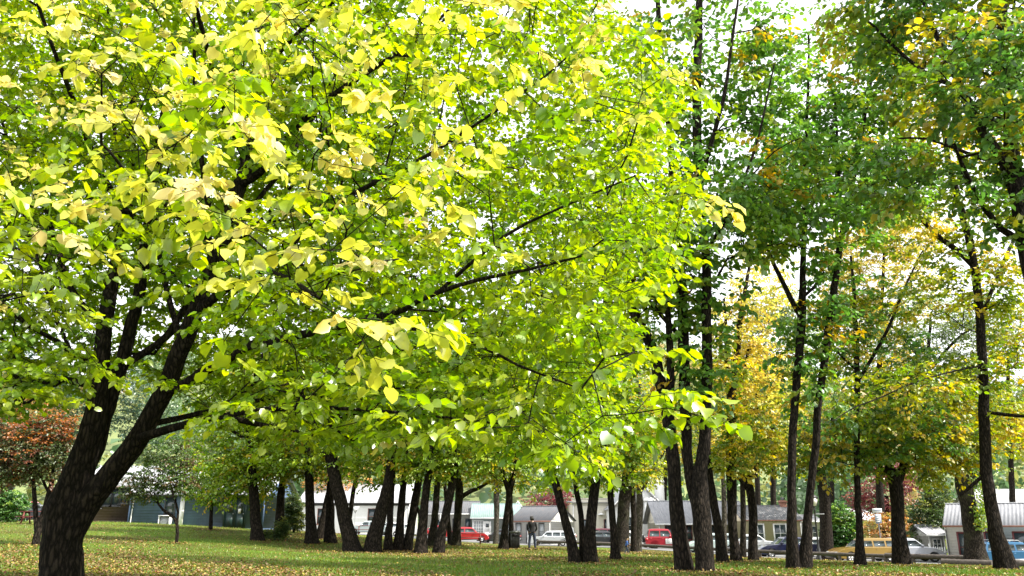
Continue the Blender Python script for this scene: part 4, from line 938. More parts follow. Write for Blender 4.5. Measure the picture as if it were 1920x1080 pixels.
# ------------------------------------------------------------------ vehicles
SHP = {  # length, width, height, belt, hood z, windscreen foot x, roof front x, roof rear x, rear foot x (fractions of half length)
 'hatch': (3.95, 1.7, 1.47, .93, .80, .44, .12, -.72, -.97, 2.45, .30),
 'wagon': (4.65, 1.74, 1.46, .92, .76, .40, .14, -.80, -.97, 2.65, .31),
 'sedan': (4.55, 1.75, 1.44, .92, .76, .36, .08, -.42, -.74, 2.65, .31),
 'suv':   (4.4, 1.8, 1.74, 1.03, .92, .42, .20, -.86, -.98, 2.6, .36),
 'soft':  (3.65, 1.62, 1.66, 1.0, .92, .30, .12, -.80, -.95, 2.2, .34),
 'van':   (4.7, 1.75, 1.95, 1.0, .9, .72, .50, -.94, -.99, 2.6, .31),
}
def car(label, px, D, kind, col, rz=0, cat='car', name='parked_car', top=None, extras=(), scale=1., zo=0., group='cars parked along the street'):
    L, Wd, H, belt, hood, xw, xrf, xrr, xrb, wb, wr = SHP[kind]
    h = L/2; hw = Wd/2; g = foot(px, D)
    root = empty(name, (g[0], g[1], g[2]+.02+zo), R(rz), label, cat, group); root.scale = (scale,)*3
    mp = paint('car_paint_'+str(len(bpy.data.materials)), col)
    def arch(cx): return [(cx+(wr+.06)*math.cos(t), wr+(wr+.06)*math.sin(t)) for t in np.linspace(math.radians(-18), math.radians(198), 11)]
    xf = wb/2+.05; xb = -wb/2+.05
    tail = belt if kind != 'sedan' else belt+.03
    o = [(-h+.04, .30), (-h, .42), (-h+.01, .62), (-h+.06, tail-.06), (-h+.14, tail), (h*xrb*.9, tail+.015 if kind == 'sedan' else belt), (h*xw, belt), (h*.72, (belt+hood)/2+.01), (h-.3, hood-.03), (h-.12, hood-.13), (h-.01, .56), (h, .42), (h-.05, .25)]
    o += [(xf+wr+.12, .21)] + arch(xf) + [(xf-wr-.12, .2), (xb+wr+.12, .2)] + arch(xb) + [(xb-wr-.1, .24)]
    o = np.array(o)
    cz = .55; sh = np.column_stack([o[:, 0]*.985, cz+(o[:, 1]-cz)*.93]); md = np.column_stack([o[:, 0]*.996, cz+(o[:, 1]-cz)*.985])
    bmz = bmesh.new(); rings = []
    for y, oo in ((-hw, sh), (-hw+.03, md), (-hw+.1, o), (0, np.column_stack([o[:, 0]*1.012, o[:, 1]+.02*(o[:, 1] > .6)])), (hw-.1, o), (hw-.03, md), (hw, sh)):
        rings.append([bmz.verts.new((p[0], y, p[1])) for p in oo])
    n = len(o)
    for r0, r1 in zip(rings[:-1], rings[1:]):
        for i in range(n): bmz.faces.new((r0[i], r0[(i+1) % n], r1[(i+1) % n], r1[i]))
    bmesh.ops.triangulate(bmz, faces=[bmz.faces.new(rings[0][::-1]), bmz.faces.new(rings[-1])])
    # cabin
    yb, yt = hw-.07, hw-.24
    zr = H; za = belt-.03
    X0, X1, X2, X3 = h*xw, h*xrf, h*xrr, h*xrb*(.93 if kind != 'sedan' else 1)
    prof = [(X0, za), (X1+.12*(X0-X1), zr-.1), (X1, zr-.035), (X1-.25, zr), ((X1+X2)/2, zr+.02), (X2+.25, zr), (X2, zr-.04), (X2+.12*(X3-X2), zr-.12), (X3, za)]
    cr = []
    for k, yy in enumerate((-1, -.9, 0, .9, 1)):
        ring = []
        for x, z in prof:
            t = (z-za)/(zr-za); w = yb+(yt-yb)*t
            drop = .05 if abs(yy) == 1 and t > .8 else 0
            ring.append(bmz.verts.new((x*(1 if abs(yy) > 0 else 1.01), w*yy, z-drop+(.015 if yy == 0 and t > .8 else 0))))
        cr.append(ring)
    m = len(prof)
    for r0, r1 in zip(cr[:-1], cr[1:]):
        for i in range(m-1): bmz.faces.new((r0[i], r0[i+1], r1[i+1], r1[i]))
    bmesh.ops.triangulate(bmz, faces=[bmz.faces.new(cr[0][::-1]), bmz.faces.new(cr[-1])])
    bmesh.ops.recalc_face_normals(bmz, faces=bmz.faces)
    me = bpy.data.meshes.new('body'); bmz.to_mesh(me); bmz.free()
    link('body', me, mp, root)
    # side windows
    def quad(ps, off, mat, nm='window', th=.02):
        ps = [np.array(p, float) for p in ps]; nn = np.cross(ps[1]-ps[0], ps[2]-ps[0]); nn = unit(nn)
        if nn@np.array(off) < 0: nn = -nn
        a = [p+nn*.012 for p in ps]; b = [p-nn*th for p in ps]; k = len(ps)
        q = MB(); q.add(a+b, [(i, (i+1) % k, k+(i+1) % k, k+i) for i in range(k)], [tuple(range(k))], [tuple(range(k, 2*k))[::-1]])
        return q.build(nm, M[mat], root)
    def ex(z): t = (z-za)/(zr-za); return yb+(yt-yb)*t
    z1, z2 = belt+.045, zr-.15
    def xf_(z): t = (z-za)/(zr-za); return X0+(X1-X0)*t
    def xr_(z): t = (z-za)/(zr-za); return X3+(X2-X3)*t
    nwin = 3 if kind in ('wagon', 'suv', 'van') else 2
    cuts = np.linspace(0, 1, nwin+1)
    for sgn in (-1, 1):
        for i in range(nwin):
            c0, c1 = cuts[i]+.025, cuts[i+1]-.025
            f_ = lambda z, c: (xf_(z)-.07)+((xr_(z)+.07)-(xf_(z)-.07))*c
            bx0 = lambda c: min(max(c, 0), 1)
            # inner pillars upright, outer ones follow the glass
            def X(z, c, edge):
                if edge: return f_(z, c)
                zz = (z1+z2)/2; return f_(zz, c)
            e0, e1 = i == 0, i == nwin-1
            ps = [(X(z1, c0, e0), sgn*ex(z1), z1), (X(z1, c1, e1), sgn*ex(z1), z1), (X(z2, c1, e1), sgn*ex(z2), z2), (X(z2, c0, e0), sgn*ex(z2), z2)]
            quad(ps, (0, sgn, 0), 'glass')
    zc, zd = belt+.03, zr-.13
    quad([(xf_(zc), -ex(zc)+.1, zc), (xf_(zc), ex(zc)-.1, zc), (xf_(zd), ex(zd)-.1, zd), (xf_(zd), -ex(zd)+.1, zd)], (1, 0, .5), 'glass', 'windscreen')
    quad([(xr_(zc), -ex(zc)+.1, zc), (xr_(zc), ex(zc)-.1, zc), (xr_(zd), ex(zd)-.1, zd), (xr_(zd), -ex(zd)+.1, zd)], (-1, 0, .5), 'glass', 'rear_window')
    for cx in (xf, xb):
        for sgn in (-1, 1):
            y = sgn*(hw-.12)
            t = MB(); t.lathe([(wr*.62, -.1), (wr*.9, -.105), (wr, -.07), (wr, .07), (wr*.9, .105), (wr*.62, .1), (wr*.62, -.1)], 20, 'y'); 
            w = link('wheel', None, None, root, (cx, y, wr)); 
            t.build('tyre', M['rubber'], w)
            rm = MB(); s_ = sgn*.07
            rm.lathe([(wr*.56, s_*1.2), (wr*.63, s_*1.25), (wr*.63, -s_), (wr*.55, -s_), (wr*.56, s_*1.2)], 18, 'y')
            for a in range(5):
                A = 2*math.pi*a/5+.3; c_, d_ = math.cos(A), math.sin(A); p_ = .035
                rm.add([(c_*.03-d_*p_, s_*1.2, d_*.03+c_*p_), (c_*.03+d_*p_, s_*1.2, d_*.03-c_*p_), (c_*wr*.58+d_*p_*1.6, s_*1.1, d_*wr*.58-c_*p_*1.6), (c_*wr*.58-d_*p_*1.6, s_*1.1, d_*wr*.58+c_*p_*1.6),
                        (c_*.03-d_*p_, s_*.7, d_*.03+c_*p_), (c_*.03+d_*p_, s_*.7, d_*.03-c_*p_), (c_*wr*.58+d_*p_*1.6, s_*.6, d_*wr*.58-c_*p_*1.6), (c_*wr*.58-d_*p_*1.6, s_*.6, d_*wr*.58+c_*p_*1.6)],
                       [(0,1,2,3),(4,5,6,7),(0,1,5,4),(1,2,6,5),(2,3,7,6),(3,0,4,7)])
            rm.lathe([(0, s_*1.25), (.06, s_*1.22), (.06, s_*.6), (0, s_*.6)], 10, 'y'); rm.lathe([(0, s_*.3), (wr*.6, s_*.3)], 14, 'y')
            rm.build('rim', M['rim'], w)
    for sgn in (-1, 1):
        q = MB(); q.box((h-.30, sgn*(hw-.3)-.16, hood-.26), (h-.045, sgn*(hw-.3)+.19*(1 if sgn > 0 else .8), hood-.13)); q.build('headlight', M['lens'], root)
        q = MB(); q.box((-h-.012, sgn*(hw-.2)-.11, .66), (-h+.22, sgn*(hw-.2)+.185*(1 if sgn > 0 else .6), belt-.1)) if sgn > 0 else q.box((-h-.012, -hw-.006, .66), (-h+.22, -hw+.3, belt-.1)); q.build('taillight', M['tail'], root)
        q = MB(); x_ = X0-.28; q.box((x_-.05, min(sgn*(hw-.06), sgn*(hw+.13)), belt+.02), (x_+.07, max(sgn*(hw-.06), sgn*(hw+.13)), belt+.15)); q.build('mirror', mp, root)
        q = MB(); xm = (X0+X3)/2; yy = sgn*(hw+.012); 
        for x_ in (xm+.15, xm-.85): q.box((x_-.09, min(yy, sgn*(hw-.02)), belt-.14), (x_+.09, max(yy, sgn*(hw-.02)), belt-.105))
        q.build('door_handle', mp if top is None else M['dark'], root)
    for s_, nm in ((1, 'front_bumper'), (-1, 'rear_bumper')):
        q = MB(); x0, x1 = sorted((s_*(h-.12), s_*(h+.035))); q.box((x0, -hw+.05, .27), (x1, hw-.05, .50)); q.build(nm, mp if 'dark_trim' not in extras else M['dark'], root)
    q = MB()
    for sgn in (-1, 1): y0, y1 = sorted((sgn*(hw-.02), sgn*(hw+.012))); q.box((xb+wr+.1, y0, .2), (xf-wr-.1, y1, .30 if 'low_trim' not in extras else .48))
    q.build('side_sill', M['dark'] if 'low_trim' not in extras else M['metalgrey'], root)
    if 'rack' in extras:
        q = MB()
        for sgn in (-1, 1): q.tube([(X1-.15, sgn*(yt-.06), zr+.0), (X1-.3, sgn*(yt-.06), zr+.09), (X2+.3, sgn*(yt-.06), zr+.09), (X2+.12, sgn*(yt-.06), zr-.0)], .022, 6)
        for x_ in (X1-.5, X2+.5): q.tube([(x_, -yt+.04, zr+.11), (x_, yt-.04, zr+.11)], .022, 6)
        q.build('roof_rack', M['metalgrey'], root)
    if 'gear' in extras:
        q = MB()
        for x_ in np.linspace(X1-.3, X2+.3, 4): q.box((x_-.16, -.3, zr+.12), (x_+.12, .25, zr+.3))
        q.build('roof_load', M['dark'], root)
    if 'panel' in extras:
        q = MB(); q.box((-.12, -hw-.03, .42), (.58, -hw-.004, .86)); po = q.build('door_sign', M['white'], root)
        t = MB()
        for k, (w0, w1) in enumerate(((-.02, .5), (.04, .42), (-.04, .52), (.06, .36))): t.box((w0, -hw-.036, .76-k*.085), (w1, -hw-.031, .79-k*.085))
        t.build('lettering', M['metalgrey'], po)
    if 'spare' in extras:
        q = MB(); q.lathe([(.0, -h-.2), (.28, -h-.19), (.33, -h-.14), (.33, -h-.02), (0, -h-.01)], 18, 'x', (0, 0, .85)); q.build('spare_wheel', M['rubber'], root)
    if 'bonnet' in extras:
        q = MB(); q.box((h*.42, -hw+.12, hood+.02), (h*.5, hw-.12, hood+.06)); q.build('wiper_panel', M['dark'], root)
    return root
SILVER = (.52, .54, .55); WHITE = (.76, .77, .77)
car('gold station wagon with black rubbing strip behind the slender trunk', 1624, 55, 'wagon', (.25, .155, .035), 184, extras=('dark_trim',))
car('bright silver hatchback parked nose right beside the picket fence', 1706, 57.8, 'hatch', (.5, .52, .57), -4, scale=1.06)
car('blue estate with silver lower sills at the right edge', 1906, 52, 'wagon', (.015, .105, .22), -3, extras=('low_trim', 'rack'))
car('pale silver sedan parked behind the lamp post', 1546, 64, 'sedan', (.55, .57, .57), -3)
car('navy blue sedan behind the twin slim trunks', 1474, 61, 'sedan', (.008, .012, .05), 184)
car('white sports car nosing out behind the navy sedan', 1420, 71, 'sedan', WHITE, -14)
car('pale aqua-white hatchback between the tall pair and the tilted trunk', 1335, 66, 'hatch', (.55, .66, .66), 178)
car('red soft-top four-wheel drive with a white sign on its door', 1249, 73, 'soft', (.34, .014, .028), -3, extras=('panel', 'spare', 'dark_trim'))
car('black sedan with pale roof glare behind the three fanning stems', 1137, 78, 'sedan', (.02, .022, .026), 3)
car('dark red van partly hidden behind the black sedan', 1142, 88, 'suv', (.12, .02, .03), 0)
car('small white car between the shaded trunks', 1190, 76, 'hatch', WHITE, 10)
car('silver station wagon near the standing adult', 1032, 86, 'wagon', SILVER, 176)
car('silver four-wheel drive with loaded roof rack behind the station wagon', 1044, 94, 'suv', (.4, .42, .43), 176, extras=('rack', 'gear'))
car('charcoal sedan behind the slender forking trunk', 936, 88, 'sedan', (.03, .033, .038), 176)
car('bright red hatchback behind the picnic bench', 880, 87, 'hatch', (.38, .014, .02), 3)
car('red car half hidden behind the curving trunk', 826, 90, 'sedan', (.45, .02, .03), 3)
car('white car seen between the grove trunks', 765, 93, 'sedan', WHITE, 3)
car('grey station wagon in front of the white building', 690, 95, 'wagon', (.4, .46, .46), 176)
car('white van seen through the right side of the grove', 738, 96, 'hatch', WHITE, 3)
car('small red car far away at the left edge', 55, 78, 'hatch', (.42, .03, .06), 10, zo=.7)
car('black car far away at the left edge', 68, 70, 'sedan', (.03, .03, .035), 10, zo=.2)

# bicycle leaning by the red soft-top
g = foot(1207, 74)
bk_ = empty('bicycle', (g[0], g[1], g[2]), R(20), 'dark bicycle standing left of the red soft-top', 'bicycle')
for x in (-.5, .5):
    w = MB(); a = np.linspace(0, 2*math.pi, 25); w.tube(np.column_stack([x+.33*np.cos(a), 0*a, .34+.33*np.sin(a)]), .022, 6, False)
    for k in range(10): w.tube([(x, 0, .34), (x+.32*math.cos(k*.628), 0, .34+.32*math.sin(k*.628))], .004, 3)
    w.build('wheel', M['rubber'], bk_)
f = MB()
for p, q in (((-.5,0,.34),(-.05,0,.32)), ((-.5,0,.34),(-.18,0,.82)), ((-.05,0,.32),(-.2,0,.92)), ((-.18,0,.82),(.38,0,.85)), ((-.05,0,.32),(.38,0,.78)), ((.5,0,.34),(.36,0,1.0))): f.tube([p, q], .017, 6)
f.build('frame', M['dark'], bk_)
f = MB(); f.tube([(.33, -.28, 1.02), (.38, -.1, 1.03), (.38, .1, 1.03), (.33, .28, 1.02)], .014, 6); f.build('handlebar', M['metalgrey'], bk_)
f = MB(); f.prism([(-.34, .93), (-.06, .95), (-.08, .98), (-.33, 1.0)], -.06, .06); f.build('saddle', M['dark'], bk_)
for y in (-.1, .1): f = MB(); f.box((-.1, y-.04, .2), (0, y+.04, .225)); f.tube([(-.05, y*.5, .32), (-.05, y*.6, .21)], .01, 5); f.build('pedal', M['dark'], bk_)

# ------------------------------------------------------------------ street furniture
def lamp():
    g = foot(1537, 54); s = m_per_px(1000, 54); Z = (1052-940)*s
    r = empty('street_lamp', g, 0, 'black heritage lamp post with a four-sided glass lantern', 'lamp post')
    p = MB(); p.lathe([(.16, -.1), (.16, .12), (.12, .18), (.11, .7), (.07, .78), (.055, 1.2), (.05, Z-.75), (.075, Z-.72), (.045, Z-.68), (.045, Z-.55), (.10, Z-.5), (0, Z-.49)], 12); p.build('pole', M['black'], r)
    b = MB(); b.tube([(-.15, 0, Z-1.0), (.55, 0, Z-1.0)], .022, 6); b.lathe([(0, .55), (.035, .56), (.035, .6), (0, .61)], 8, 'x', (0, 0, Z-1.0)); b.build('ladder_bar', M['metalgrey'], r)
    l = MB(); a, c = .13, .22
    l.add([(-a,-a,Z-.48),(a,-a,Z-.48),(a,a,Z-.48),(-a,a,Z-.48),(-c,-c,Z),(c,-c,Z),(c,c,Z),(-c,c,Z)], [(0,1,5,4),(1,2,6,5),(2,3,7,6),(3,0,4,7),(0,3,2,1),(4,5,6,7)])
    lo = l.build('lantern', M['lampglass'], r)
    k = MB()
    for sx, sy in ((-1,-1),(1,-1),(1,1),(-1,1)): k.tube([(sx*a*1.02, sy*a*1.02, Z-.5), (sx*c*1.02, sy*c*1.02, Z+.01)], .014, 5)
    k.add([(-.27,-.27,Z+.012),(.27,-.27,Z+.012),(.27,.27,Z+.012),(-.27,.27,Z+.012),(-.08,-.08,Z+.22),(.08,-.08,Z+.22),(.08,.08,Z+.22),(-.08,.08,Z+.22)], [(0,1,5,4),(1,2,6,5),(2,3,7,6),(3,0,4,7),(0,3,2,1),(4,5,6,7)])
    k.lathe([(.06, Z+.221), (.07, Z+.29), (.03, Z+.34), (.012, Z+.44), (0, Z+.45)], 8); k.build('frame', M['black'], lo)
lamp()
def sign(px, D, h, label, kind):
    g = foot(px, D); r = empty('road_sign', g, 0, label, 'sign')
    p = MB(); p.tube([(0, 0, -.2), (0, 0, h)], .035, 8); p.build('pole', M['metalgrey'], r)
    if kind == 'give':
        for nm, s, y, m_ in (('sign_plate', 1., -.05, 'metalgrey'), ('sign_face', .74, -.066, 'white')):
            q = MB(); z = h-.3; q.prism([(-.45*s, z+.26*s), (0, z-.52*s), (.45*s, z+.26*s)], y, y+.014); q.build(nm, M[m_], r)
    else:
        q = MB(); q.box((-.34, -.05, h-.32), (.34, -.036, h)); q.build('sign_plate', M['white'], r)
        q = MB(); q.box((-.3, -.058, h-.16), (.3, -.051, h-.05)); q.build('sign_band', M['flower'], r)
        q = MB(); q.box((-.22, -.05, h-1.05), (.22, -.036, h-.40)); q.build('lower_plate', M['flower'], r)
        q = MB(); [q.box((-.16, -.058, h-.55-.13*k), (.16-.05*(k % 2), -.051, h-.5-.13*k)) for k in range(4)]; q.build('lettering', M['white'], r)
sign(664, 93, 3.0, 'triangular give way sign on a pole before the white building', 'give')
sign(1656, 60.5, 3.6, 'white and blue parking sign on a pole behind the gold wagon', 'board')

def table(px, D, rz, L, label, mat='redwood', group='picnic tables'):
    g = foot(px, D); r = empty('picnic_table', g, R(rz), label, 'picnic table', group)
    t = MB()
    for k in range(5): t.box((-L/2, -.36+k*.145, .70), (L/2, -.36+k*.145+.13, .745))
    t.build('tabletop', M[mat], r)
    for s in (-1, 1):
        q = MB(); y = s*.66
        for k in (-.07, .075): q.box((-L/2, y+k-.065, .41), (L/2, y+k+.065, .45))
        q.build('bench', M[mat], r)
    for s in (-1, 1):
        x = s*(L/2-.3); q = MB()
        for e in (-1, 1): q.add([(x-.03, e*.24, .70), (x+.03, e*.24, .70), (x+.03, e*.34, .70), (x-.03, e*.34, .70), (x-.03, e*.56, -.05), (x+.03, e*.56, -.05), (x+.03, e*.68, -.05), (x-.03, e*.68, -.05)], [(0,1,5,4),(1,2,6,5),(2,3,7,6),(3,0,4,7),(0,3,2,1),(4,5,6,7)])
        q.box((x-.025, -.74, .33), (x+.025, .74, .405)); q.box((x-.024, -.34, .62), (x+.024, .34, .695)); q.build('leg', M[mat], r)
table(66, 50, 6, 1.75, 'red picnic table by the bright green bush at the left edge')
table(882, 60, 4, 2.0, 'red-brown picnic table in front of the bright red hatchback')
table(688, 66, 10, 1.9, 'red picnic table behind the crossing of two leaning trunks')

def bin_():
    g = foot(965, 49); r = empty('litter_bin', g, R(8), 'dark grey square litter bin beside the slender forking trunk', 'bin')
    b = MB(); b.add([(-.26,-.24,0),(.26,-.24,0),(.26,.24,0),(-.26,.24,0),(-.29,-.27,.92),(.29,-.27,.92),(.29,.27,.92),(-.29,.27,.92)], [(0,1,5,4),(1,2,6,5),(2,3,7,6),(3,0,4,7),(0,3,2,1),(4,5,6,7)])
    for x in np.linspace(-.22, .22, 6): b.add([(x-.02,-.265,.05),(x+.02,-.265,.05),(x+.02,-.288,.88),(x-.02,-.288,.88),(x-.02,-.24,.05),(x+.02,-.24,.05),(x+.02,-.26,.88),(x-.02,-.26,.88)], [(0,1,2,3),(0,4,5,1),(1,5,6,2),(2,6,7,3),(3,7,4,0)])
    b.build('bin_body', M['greydark'], r)
    l = MB(); l.box((-.32, -.3, .921), (.32, .3, .98)); l.box((-.2, -.18, .981), (.2, .18, 1.02)); l.build('lid', M['metalgrey'], r)
    o = MB(); o.box((-.18, -.292, .70), (.18, -.28, .84)); o.build('slot', M['black'], r)
bin_()
# log barriers between grass and road
def rail(label, pts, rad=.13, posts=6, lift=.42, nm='log_barrier'):
    P = [foot(a, d) for a, d in pts]; b0 = P[0].copy(); r = empty(nm, b0, 0, label, 'barrier', 'log barriers along the road')
    Q = catmull(np.array(P)-b0, 24); Q[:, 2] = ground(Q[:, 0]+b0[0], Q[:, 1]+b0[1])-b0[2]+lift
    q = MB(); q.tube(Q, rad*(1+rng.normal(0, .03, 24)), 9); q.build('rail', M['log'], r)
    if posts:
        for t in np.linspace(.02, .98, posts):
            i = int(t*23); c = Q[i]; k = MB(); k.lathe([(.11, -lift-.3), (.11, -.02), (.09, -.0), (0, .0)], 8, loc=(c[0], c[1]+.02, c[2])); k.build('post', M['log'], r)
rail('long low log rail edging the lawn from the three fanning stems to the pale trunk', [(1100,66),(1180,64),(1300,60),(1420,56),(1560,52),(1660,49.5)], .11, 9)
rail('dark log rail in front of the silver hatchback', [(1662,49.3),(1720,48),(1790,46.6),(1850,45.4)], .14, 4, .45)
rail('short thick log lying along the road edge before the ivy-clad trunk', [(1768,43.2),(1815,42.2),(1862,41.4)], .19, 0, .15, 'log')
rail('thick log lying right of the leaning maple trunk', [(1893,38.5),(1960,37.5)], .2, 0, .15, 'log')
rail('far log rail behind the standing adult', [(1008,76),(1050,74),(1095,71)], .11, 3, .38)
for px_, D_ in ((1004, 60), (1060, 63)):
    pass

# ------------------------------------------------------------------ people
def skin_mesh(name, V, E, Rr, root=0, sub=2):
    me = bpy.data.meshes.new(name); me.from_pydata([tuple(v) for v in V], E, []); o = bpy.data.objects.new(name, me); COL.objects.link(o)
    md = o.modifiers.new('s', 'SKIN'); md.use_smooth_shade = True
    for i, d in enumerate(me.skin_vertices[0].data):
        rr = Rr[i]; d.radius = rr if isinstance(rr, tuple) else (rr, rr); d.use_root = (i == root)
    sb = o.modifiers.new('u', 'SUBSURF'); sb.levels = sub; sb.render_levels = sub
    dg = bpy.context.evaluated_depsgraph_get(); dg.update()
    out = bpy.data.meshes.new_from_object(o.evaluated_get(dg)); bpy.data.objects.remove(o); out.name = name
    return out
def person(label, px, D, rz, H, pose, mats, hair):
    """local: facing -y is away... figure faces +y; z up; heights for a 1.75 m adult, scaled by H"""
    s = H/1.75; g = foot(px, D)
    root = empty('person', g, R(rz), label, 'person'); root.scale = (s, s, s)
    J = pose
    V, E, RR = [], [], []
    def add(p, r, par=None):
        V.append(p); RR.append(r); i = len(V)-1
        if par is not None: E.append((par, i))
        return i
    pel = add(J['pelvis'], (.155, .115)); sp = add(J['waist'], (.14, .10), pel); ch = add(J['chest'], (.165, .115), sp); nk0 = add(J['neckbase'], (.085, .075), ch); nk = add(J['neck'], .055, nk0)
    h1 = add(J['head0'], (.068, .08), nk); h2 = add(J['head1'], (.078, .098), h1); h3 = add(J['head2'], (.06, .075), h2)
    for sd in ('l', 'r'):
        sx = -1 if sd == 'l' else 1
        sh = add(J['sh_'+sd], .062, nk0); el = add(J['el_'+sd], .043, sh); wr_ = add(J['wr_'+sd], .03, el)
        d = unit(np.array(J['wr_'+sd])-np.array(J['el_'+sd])); pm = add(tuple(np.array(J['wr_'+sd])+d*.06), (.042, .02), wr_)
        lat = unit(np.cross(d, np.array([1., 0, 0])) + 1e-6)
        for k in range(4):
            o = np.array(J['wr_'+sd])+d*.1+lat*(k-1.5)*.02; f1 = add(tuple(o), .011, pm); f2 = add(tuple(o+d*(.04-.006*abs(k-1.4))+np.array([-sx*.008, 0, 0])), .009, f1); add(tuple(o+d*(.07-.01*abs(k-1.4))+np.array([-sx*.024, 0, 0])), .008, f2)
        t1 = add(tuple(np.array(J['wr_'+sd])+d*.045+lat*.045), .012, pm); add(tuple(np.array(J['wr_'+sd])+d*.085+lat*.062), .01, t1)
        hp = add(J['hip_'+sd], .088, pel); kn = add(J['kn_'+sd], .058, hp); ak = add(J['an_'+sd], .04, kn); add(J['toe_'+sd], (.045, .03), ak)
    body = link('body', skin_mesh('body', V, E, RR), M['skin'], root)
    def clothes(nm, pts, edges, rad, mat, parent=root):
        return link(nm, skin_mesh(nm, pts, edges, rad), M[mat], parent)
    mid = lambda a, b, t: tuple(np.array(a)*(1-t)+np.array(b)*t)
    sl = J.get('sleeve', .93)
    P = [J['waist'], J['chest'], J['neckbase'], mid(J['waist'], J['pelvis'], .75)]; E2 = [(0, 1), (1, 2), (0, 3)]; R2 = [(.165, .125), (.195, .14), (.10, .09), (.175, .135)]
    for sd in ('l', 'r'):
        i = len(P); P += [J['sh_'+sd], J['el_'+sd], mid(J['el_'+sd], J['wr_'+sd], sl)]; E2 += [(2, i), (i, i+1), (i+1, i+2)]; R2 += [.08, .06, .045]
    clothes('jacket', P, E2, R2, mats[0])
    P = [J['pelvis'], mid(J['pelvis'], J['waist'], .6)]; E2 = [(0, 1)]; R2 = [(.172, .135), (.165, .125)]
    for sd in ('l', 'r'):
        i = len(P); P += [J['hip_'+sd], J['kn_'+sd], mid(J['kn_'+sd], J['an_'+sd], .95)]; E2 += [(0, i), (i, i+1), (i+1, i+2)]; R2 += [.108, .077, .065]
    clothes('trousers', P, E2, R2, mats[1])
    for sd in ('l', 'r'):
        a, t = np.array(J['an_'+sd]), np.array(J['toe_'+sd]); hl = a+np.array([0, -.05, -.045]); clothes('shoe', [tuple(a+np.array([0, 0, -.03])), tuple(t), tuple(hl)], [(0, 1), (0, 2)], [.052, (.05, .035), .042], mats[2])
    c = np.array(J['head2']); b = np.array(J['head1'])
    clothes('hair', [tuple(c+[0, -.015, .012]), tuple(b+[0, -.05, .0]), tuple(np.array(J['head0'])+[0, -.055, .0]), tuple(c+[0, .05, .0])], [(0, 1), (1, 2), (0, 3)], [.1, .112, .105, .075], hair)
    fc = MB(); f = b+np.array([0, .098, 0])
    fc.lathe([(0, 0), (.012, .004), (.014, .02), (0, .03)], 6, 'y', tuple(f+[0, -.004, -.02])); [fc.lathe([(0, 0), (.013, .003), (0, .012)], 6, 'y', tuple(f+[x, -.012, .015])) for x in (-.03, .03)]
    fc.box(tuple(f+[-.024, -.014, -.062]), tuple(f+[.024, -.002, -.052]))
    for x in (-1, 1): fc.box(tuple(b+[x*.083-.012, -.02, -.03]), tuple(b+[x*.083+.012, .02, .035]))
    fc.build('face', M['skin'], body)
stand = dict(pelvis=(0,0,.95), waist=(0,-.01,1.10), chest=(0,0,1.32), neckbase=(0,-.01,1.46), neck=(0,.0,1.53), head0=(0,.02,1.57), head1=(0,.025,1.645), head2=(0,.01,1.70),
             sh_l=(-.2,0,1.42), sh_r=(.2,0,1.42), el_l=(-.25,-.02,1.14), el_r=(.25,-.02,1.14), wr_l=(-.2,.13,.99), wr_r=(.2,.14,.99), hip_l=(-.1,0,.88), hip_r=(.1,0,.88), kn_l=(-.15,.02,.48), kn_r=(.15,.02,.48), an_l=(-.17,-.02,.09), an_r=(.17,-.02,.09), toe_l=(-.2,.15,.035), toe_r=(.2,.15,.035), sleeve=.9)
person('person in black top and dark jeans standing on the lawn with back turned', 998, 46, 8, 1.76, stand, ('blacktop', 'jeans', 'shoe'), 'hair')
walk = dict(stand); walk.update(pelvis=(0,-.03,.9), chest=(0,.08,1.27), waist=(0,.0,1.06), neckbase=(0,.11,1.41), neck=(0,.14,1.48), head0=(0,.18,1.52), head1=(0,.2,1.60), head2=(0,.2,1.66), sh_l=(-.19,.1,1.37), sh_r=(.19,.1,1.37),
            el_l=(-.22,.28,1.16), el_r=(.22,-.05,1.12), wr_l=(-.18,.45,1.05), wr_r=(.2,.05,.92), hip_l=(-.09,-.02,.84), hip_r=(.09,-.02,.84), kn_l=(-.1,.22,.5), kn_r=(.1,-.02,.46), an_l=(-.1,.2,.09), an_r=(.1,-.28,.14), toe_l=(-.1,.37,.035), toe_r=(.1,-.16,.05), sleeve=.93)
person('small child in a blue jacket toddling on the grass near the log rail', 1175, 44.5, -75, .8, walk, ('bluecoat', 'jeans', 'shoe'), 'hair_fair')
